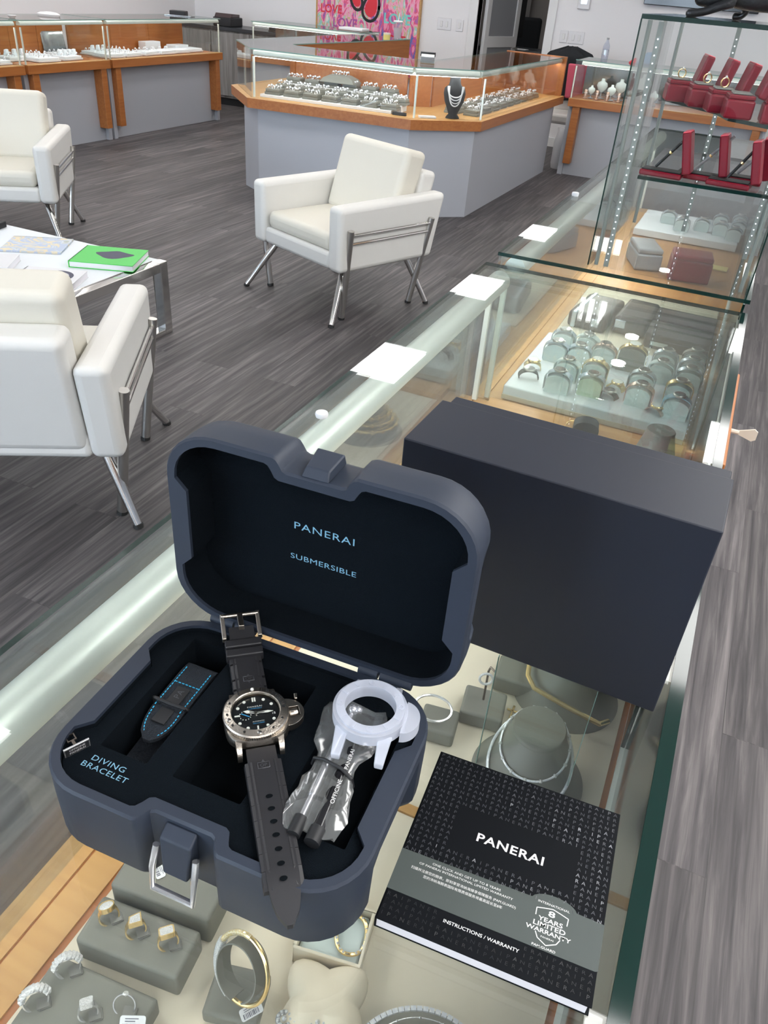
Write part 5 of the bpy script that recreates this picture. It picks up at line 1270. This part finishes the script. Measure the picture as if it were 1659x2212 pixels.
V = [((.05, 0, .050), .022, .026), ((.0, 0, .050), .024, .026), ((-.05, 0, .050), .024, .028), ((-.074, 0, .048), .017, .018), ((-.096, -.004, .040), .014, .014), ((-.114, -.006, .034), .013, .012), ((-.131, -.008, .029), .0085, .008),
     ((.098, 0, .052), .020, .024), ((.125, 0, .046), .010), ((.165, .01, .030), .005), ((.205, .02, .034), .0045), ((.225, .025, .045), .004),
     ((-.062, -.020, .034), .011), ((-.082, -.024, .022), .0085), ((-.106, -.026, .010), .0070), ((-.128, -.027, .0055), .0075), ((-.138, -.027, .0050), .0065),
     ((-.052, .020, .034), .011), ((-.040, .024, .018), .0085), ((-.048, .026, .007), .0070), ((-.064, .026, .0055), .0070),
     ((.090, -.020, .036), .013), ((.070, -.024, .022), .0095), ((.092, -.026, .012), .0070), ((.080, -.027, .0055), .0070), ((.064, -.027, .0052), .0068),
     ((.108, .020, .036), .013), ((.128, .024, .022), .0095), ((.145, .026, .012), .0070), ((.138, .026, .0055), .0070), ((.122, .026, .0052), .0068),
     ((-.098, -.016, .054), .0045), ((-.098, .010, .054), .0045)]
Eg = [(0,1),(1,2),(2,3),(3,4),(4,5),(5,6),(0,7),(7,8),(8,9),(9,10),(10,11),(2,12),(12,13),(13,14),(14,15),(15,16),(2,17),(17,18),(18,19),(19,20),(7,21),(21,22),(22,23),(23,24),(24,25),(7,26),(26,27),(27,28),(28,29),(29,30),(4,31),(4,32)]
V = [((v_[0][0]*1.18, v_[0][1]*1.2, v_[0][2]*(.92 if v_[0][2] > .03 else 1.05)), v_[1]*1.32 if v_[1] > .012 else v_[1]*1.12) for v_ in V]
skin_body('cat_body', V, Eg, 'bronze', t)

# ============================================================ JEWELLERY IN THE FAR SHOWCASES
def ring_mesh(style, mats):
    g = MB(); r = .0125
    g.X = rot('X', 15) ; g.tube([(r*math.cos(2*PI*i/16), 0, r*.6 + r*math.sin(2*PI*i/16)) for i in range(16)], .0026, 5, 0, closed=True); g.ball((0, 0, r*1.75), .0110 if style else .0092, 1, 8, (1, 1, .8)); g.X = Matrix.Identity(4)  # stones oversized so their white tops read as glints
    return g.build('ring', mats, None, auto=50)
RP = [ring_mesh(k, ['silver', 'pave_s']) for k in (0, 1)]
RPI = 0
def place_rings(spots, label, group):
    global RPI
    for x, y, z, rz in spots:
        if RPI < 2: o = RP[RPI]
        else: o = RP[RPI % 2].copy(); COL.objects.link(o)
        RPI += 1; o.location = (x, y, z); o.rotation_euler = (0, 0, math.radians(rz)); tag(o, label, 'ring', group)
trayP = {}
def ring_tray(key, label, c, rz, sx, sy, h, mt, z=.7228, group=None, slope=.0):
    k = (sx, sy, h, mt)
    if k in trayP: return dup(trayP[k], (c[0], c[1], z), rz, label, group)
    t = thing('ring_tray', label, 'ring tray', (c[0], c[1], z), rz, group); trayP[k] = t
    MB().box(-sx/2, sx/2, -sy/2, sy/2, 0, h*.45).build('tray_base', 'card_w' if mt != 'suede' else 'suede', t, bevel=.002)
    MB().box(-sx*.46, sx*.46, -sy*.46, sy*.46, h*.45+.0002, h).build('padded_top', mt, t, bevel=.004)
    return t
random.seed(11)
B2, C2 = Vector(B_), Vector(C_); d_ = (C2-B2).normalized(); n_ = Vector((-d_.y, d_.x)); ang = math.degrees(math.atan2(d_.y, d_.x)); spots = []
board = thing('display_strip', 'long white display strip under the front ring trays of the island', 'display strip', (*(B2 + d_*.66 + n_*.13), .7200), ang)
MB().box(-.62, .50, -.05, .05, 0, .022).build('strip', 'card_w', board, bevel=.002)
for k, (o_, h_) in enumerate(((.28, .048), (.41, .092))):
    s2 = thing('display_riser', ('lower', 'upper')[k] + ' white stepped board under the rear ring trays of the island', 'display riser', (*(B2 + d_*.64 + n_*o_), .7198), ang)
    MB().box(-.56 + .05*k, .56 - .05*k, -.062, .062, 0, h_).build('step', 'card_w', s2, bevel=.003)
G1 = 'grey ring trays inside the island front'
for row in range(3):
    for k in range(7 if row < 2 else 6):
        p = B2 + d_*(.14 + .165*k + .03*row) + n_*(.15 + .13*row)
        z = (.7425, .7685, .8125)[row]
        ring_tray('i', 'small grey ring tray inside the front of the island showcase', p, ang, .135, .105, .042, 'suede', z, G1)
        zz = z + .042
        for a in range(3):
            for b in range(2):
                q = p + d_*(-.045 + .042*a) + n_*(-.025 + .045*b); spots.append((q.x, q.y, zz, random.uniform(0, 180)))
place_rings(spots, 'white metal diamond ring in a grey tray at the front of the island showcase', 'rings at the front of the island'); spots = []
t = thing('display_stand', 'taller grey ring pyramid among the front ring trays of the island', 'ring stand', (*(B2 + d_*.60 + n_*.41), .8550), ang)
MB().loft([[(x*.15*s_, y*.09*s_, z) for x, y in ((-1, -1), (1, -1), (1, 1), (-1, 1))] for s_, z in ((1, 0), (.85, .03), (.5, .055))], 0, sm=False).build('stepped_cushion', 'suede', t, bevel=.004)
q0 = B2 + d_*.60 + n_*.41
for k in range(8):
    q = q0 + d_*(-.055 + .036*(k % 4)) + n_*(-.02 + .04*(k//4)); spots.append((q.x, q.y, .9102, random.uniform(0, 180)))
place_rings(spots, 'diamond ring on the taller grey pyramid inside the island', 'rings on the island pyramid'); spots = []
G2 = 'grey ring trays along the right side of the island'
for row in range(2):
    for k in range(9):
        x, y = -2.15 - .165*row, 6.72 + .22*k
        ring_tray('j', 'grey ring tray along the right leg of the island showcase', (x, y), 88, .150, .120, .042, 'suede', .7205, G2)
        for a in range(3):
            for b in range(2): spots.append((x + (-.03+.05*b), y + (-.045+.045*a), .7625, random.uniform(0, 180)))
place_rings(spots, 'diamond ring in a grey tray along the right leg of the island', 'rings along the right leg of the island'); spots = []
t = thing('name_card', 'black name card standing at the front corner of the island deck', 'card', (-2.56, 6.16, .7202), ang)
MB().box(-.055, .055, -.012, .012, 0, .022).build('card', 'black', t, bevel=.002)
t = thing('name_card', 'white card lying beside the black name card inside the island', 'card', (-2.36, 6.235, .7202), 40)
MB().box(-.065, .065, -.025, .025, 0, .014).build('card', 'card_w', t, bevel=.002)
# black bust with pearls
t = thing('necklace_bust', 'black velvet neck bust inside the island front corner wearing white pearls', 'necklace bust', (-2.215, 6.40, .7203), 32)
prof = [(-.030, .060), (-.050, .030), (-.060, .012)]
R = []
for z, hx, hy, oy in ((0, .055, .040, 0), (.012, .050, .036, 0), (.030, .034, .026, 0), (.060, .048, .030, -.004), (.12, .076, .036, -.004), (.17, .086, .038, .004), (.205, .080, .036, .012), (.225, .050, .034, .020), (.245, .042, .034, .024), (.285, .040, .034, .028)):
    R.append([(hx*math.cos(2*PI*i/32), oy + hy*math.sin(2*PI*i/32), z) for i in range(32)])
MB().loft(R, 0).build('bust_body', 'cloth_black', t, auto=60)
nt = thing('pearl_necklace', 'four strand white pearl necklace on the black velvet bust', 'necklace', (-2.215, 6.40, .7203), 32)
for k in range(4):
    P = []
    for i in range(33):
        a = -1 + 2*i/32; x = .062*math.sin(a*PI/2)*(1 - .06*k) ; z = .222 - (.075 + .020*k)*(1-abs(a)**2.2); 
        hy = .036 + .002; P.append((x, -math.sqrt(max(0, 1-(x/.088)**2))*.040 + .004, z))
    MB().tube(P, .0050, 6).build('pearl_strand', 'pearl', nt)
# small display box on the island top
t = thing('card_holder', 'small mirrored card box standing on the island glass top', 'box', (-2.50, 6.50, 1.0603), 20)
g = MB(); g.box(-.055, .055, -.04, .04, 0, .045); g.build('box_body', 'mirror', t, bevel=.003)
MB().box(-.058, .058, -.010, .043, .0455, .075).build('black_back', 'black_gl', t, bevel=.003); MB().box(-.05, .05, -.04, -.011, .0455, .062).build('cards', 'card_w', t, auto=0)
# things on the wood side of the island
t = thing('drink_cup', 'clear plastic cup with lid and straw on the island corner before the painting', 'cup', (-3.76, 8.83, 1.0603), 0)
MB().lathe([(.036, 0), (.048, .15)], 24).build('cup_body', 'film', t); MB().lathe([(.050, .151), (.051, .158), (.040, .165)], 24).build('lid', 'card_w', t); MB().tube([(.0, 0, .166), (.012, 0, .235)], .005, 8).build('straw', 'card_w', t); MB().lathe([(.035, .004), (.043, .10)], 20).build('drink', 'plastic', t)
t = thing('tape_roll', 'small cream jar standing beside the plastic cup', 'jar', (-3.76, 8.56, 1.0603), 0); t.name = 'small_jar'
MB().lathe([(.034, 0), (.036, .035), (.036, .045)], 20).build('jar_body', 'yellow', t); MB().lathe([(.037, .0455), (.037, .06)], 20).build('lid', 'pebble', t)
t = thing('pedestal_tray', 'white tray lying on the rear glass case before the painting', 'tray', (-4.55, 9.42, 1.0603), 0); MB().box(-.15, .15, -.1, .1, 0, .03).build('tray_body', 'card_w', t, bevel=.008)
# left counters
random.seed(5); G3 = 'white ring trays in the left row of counters'
WT = [(-6.20, 5.72), (-6.36, 6.10), (-6.20, 6.30), (-6.22, 6.62), (-6.40, 6.75), (-6.20, 7.20), (-6.40, 7.25), (-6.20, 7.48), (-6.42, 7.55), (-6.22, 7.80), (-6.22, 8.08), (-6.24, 8.36), (-6.26, 8.64), (-6.40, 6.40)]
for i, (x, y) in enumerate(WT):
    ring_tray('w', 'white padded ring tray inside the left row of counters', (x, y), 90 + random.uniform(-6, 6), .26, .19, .034, 'tray_white', .7228, G3)
    if i < 10 or i == 13:
        for a in range(4):
            for b in range(2): spots.append((x - .055 + .10*b, y - .09 + .06*a, .7568, random.uniform(0, 180)))
place_rings(spots, 'white metal ring standing in a white tray in the left row of counters', 'rings in the left row of counters')
c9 = None
for i, (x, y, z) in enumerate([(-6.40, 6.08+.09*k, .757) for k in range(3)] + [(-6.22, 6.55+.06*k, .757) for k in range(4)] + [(-6.42, 7.22+.08*k, .757) for k in range(3)] + [(-6.38, 8.0+.12*k, .7230) for k in range(4)]):
    if c9 is None:
        c9 = thing('ring_finger', 'white finger stand for a ring inside the left row of counters', 'ring stand', (x, y, z), 0, 'white ring finger stands'); MB().hexa([(-.020, -.018, 0), (.020, -.018, 0), (.020, .018, 0), (-.020, .018, 0), (-.015, -.013, .045), (.015, -.013, .045), (.015, .016, .050), (-.015, .016, .050)]).build('finger', 'tray_white', c9, bevel=.004)
    else: dup(c9, (x, y, z))
t = thing('framed_mirror', 'square grey mirror leaning inside the middle left counter', 'mirror', (-6.50, 6.80, .7230), 82); MB().hexa([(-.13, 0, .0), (.13, 0, .0), (.13, .008, .0), (-.13, .008, .0), (-.13, .035, .20), (.13, .035, .20), (.13, .043, .20), (-.13, .043, .20)]).build('mirror_plate', 'mirror', t, bevel=.001)
for (x, y, sx, sy, h, lab) in ((-6.475, 8.20, .10, .26, .09, 'raised white box behind the far left ring trays'), (-6.36, 8.55, .13, .24, .06, 'lower raised white box at the far left counter end')):
    t = thing('display_riser', lab, 'display riser', (x, y, .7572 if False else .7230), 0); MB().box(-sx/2, sx/2, -sy/2, sy/2, 0, h).build('riser_body', 'tray_white', t, bevel=.004)
t = thing('glove_pack', 'crumpled white cloth on the left counter glass top', 'cloth', (-6.35, 6.62, 1.0603), 20); t.name = 'polishing_cloth'
g = MB(); R = [[(.10*math.cos(2*PI*i/18)*s_*(1+.2*math.sin(3*i)), .06*math.sin(2*PI*i/18)*s_, z) for i in range(18)] for s_, z in ((.9, 0), (1, .015), (.7, .03), (.2, .036))]; g.loft(R, 0); g.build('folded_cloth', 'card_w', t, auto=60)
t = thing('glass_bumper', 'small white dish on the left counter glass top', 'dish', (-6.20, 6.02, 1.0603), 0); t.name = 'small_dish'; MB().lathe([(.02, 0), (.04, .02), (.036, .021), (.018, .004)], 20, cap=True).build('dish_body', 'card_w', t)
t = thing('red_bow', 'red ribbon bow on the near end of the left counters', 'bow', (-6.30, 5.60, 1.0603), 30); g = MB(); g.ball((-.04, 0, .03), .04, 0, 10, (1, .5, .7)); g.ball((.04, 0, .03), .04, 0, 10, (1, .5, .7)); g.ball((0, 0, .025), .018, 0, 10); g.build('bow_loops', 'red', t)
# right cabinet: stands with jewellery
random.seed(3)
def mini_bust(label, x, y, s, mt, z=.7228):
    t = thing('jewellery_stand', label, 'jewellery stand', (x, y, z), 0)
    MB().lathe([(.045*s, 0), (.045*s, .008), (.010*s, .012), (.009*s, .055*s), (.02*s, .06*s)], 20).build('stand_foot', 'lam_d', t)
    R = [[(w_*s*math.cos(2*PI*i/24), .016*s*math.sin(2*PI*i/24)*(w_/.05+.2), z_*s) for i in range(24)] for w_, z_ in ((.012, .06), (.040, .085), (.058, .12), (.050, .15), (.020, .165), (.016, .19))]
    MB().loft(R, 0).build('bust_plate', mt, t, auto=60)
    return t
for i, (x, y, s, lab) in enumerate(((-1.68, 9.05, .62, 'small pale jewellery stand at the left end of the right cabinet'), (-1.60, 9.15, .95, 'second pale jewellery stand from the left in the right cabinet'), (-1.48, 9.05, .75, 'low pale jewellery stand in the middle of the right cabinet'), (-1.42, 9.20, 1.0, 'tall pale jewellery stand in the middle rear of the right cabinet'), (-1.28, 9.06, .7, 'low pale jewellery stand before the large necklace plate'), (-1.20, 9.18, 1.35, 'largest pale necklace plate in the right cabinet'), (-1.06, 9.06, .7, 'pale jewellery stand nearest the glass tower in the right cabinet'))):
    mini_bust(lab, x, y, s, 'watch_white')
rp = None
for i in range(7):
    x = -1.72 + .11*i
    if rp is None:
        rp = thing('bracelet_post', 'short rose brown jewellery post in the front of the right cabinet', 'jewellery stand', (x, 8.98, .7228), 0, 'rose brown posts in the right cabinet'); MB().lathe([(.022, 0), (.022, .006), (.015, .010), (.016, .075), (.013, .082)], 16).build('post', 'rose', rp); MB().lathe([(.019, .05), (.019, .056)], 16).build('bracelet', 'silver', rp)
    else: dup(rp, (x, 8.98 + (.03 if i % 2 else 0), .7228))
t = thing('water_bottle', 'clear plastic water bottle standing on the cabinet below the television', 'bottle', (-1.663, 9.30, 1.0603), 0)
MB().lathe([(.032, 0), (.034, .01), (.034, .11), (.030, .125), (.012, .160), (.012, .172)], 20).build('bottle_body', 'water', t); MB().lathe([(.0345, .04), (.0345, .085)], 20, cap=False).build('label_sleeve', 'silver_m', t); MB().lathe([(.013, .1725), (.013, .188)], 16).build('cap', 'lam_d', t)
t = thing('folded_scarf', 'blue red and yellow scarf on the cabinet behind the tower edge', 'scarf', (-1.30, 9.22, 1.0603), 15)
MB().hexa([(-.03, -.06, 0), (.14, -.06, 0), (.14, .06, 0), (-.03, .06, 0), (.06, -.05, .10), (.13, -.05, .11), (.13, .05, .11), (.06, .05, .10)]).build('blue_fold', 'blue_hand', t, bevel=.015); MB().hexa([(-.10, -.05, 0), (-.031, -.05, 0), (-.031, .05, 0), (-.10, .05, 0), (-.07, -.04, .03), (-.031, -.04, .05), (-.031, .04, .05), (-.07, .04, .03)]).build('red_fold', 'artred', t, bevel=.008)
# coat on a chair beside the island
t = thing('desk_chair', 'white cushioned chair standing in the gap between island and right cabinet', 'chair', (-2.10, 9.50, 0), 0)
MB().box(-.22, .22, -.22, .22, .42, .52).build('seat', 'leather', t, bevel=.03, seg=3); MB().box(-.23, .23, .18, .27, .50, .98).build('backrest', 'leather', t, bevel=.03, seg=3)
for sx in (-1, 1):
    for sy in (-1, 1): MB().tube([(.18*sx, .18*sy, 0), (.18*sx, .18*sy, .43)], .014, 10).build('leg', 'chrome_s', t)
t = thing('coat', 'black coat draped over the white chair back behind the right cabinet', 'coat', (-2.10, 9.73, 0), 0)
g = MB(); R = []
for z, hx, hy in ((.62, .15, .10), (.80, .17, .11), (.95, .20, .11), (1.02, .26, .11), (1.055, .24, .10), (1.09, .13, .08), (1.115, .05, .05)):
    R.append([(hx*math.cos(2*PI*i/28)*(1+.05*math.sin(5*i)), hy*math.sin(2*PI*i/28) + .01*math.sin(3*i), z + .012*math.sin(i*1.7)) for i in range(28)])
g.loft(R, 0); g.build('draped_cloth', 'cloth_black', t, auto=60)
t = thing('scarf', 'coral scarf hanging below the black coat', 'scarf', (-1.93, 9.475, 0), 0)
MB().hexa([(-.10, -.03, .66), (.10, -.03, .66), (.10, .03, .66), (-.10, .03, .66), (-.12, -.025, .98), (.12, -.025, .98), (.12, .025, .98), (-.12, .025, .98)]).build('hanging_cloth', 'pink', t, bevel=.015)
t = thing('plastic_bag', 'white plastic bag standing on the floor between island and right cabinet', 'bag', (-1.93, 9.22, 0), 0)
g = MB(); R = [[(hx*math.cos(2*PI*i/20)*(1+.08*math.sin(4*i)), hy*math.sin(2*PI*i/20), z) for i in range(20)] for z, hx, hy in ((0, .06, .06), (.05, .07, .07), (.25, .07, .07), (.36, .05, .05), (.40, .055, .03))]; g.loft(R, 0); g.build('bag_body', 'card_w', t, auto=60)
bpy.context.view_layer.update()
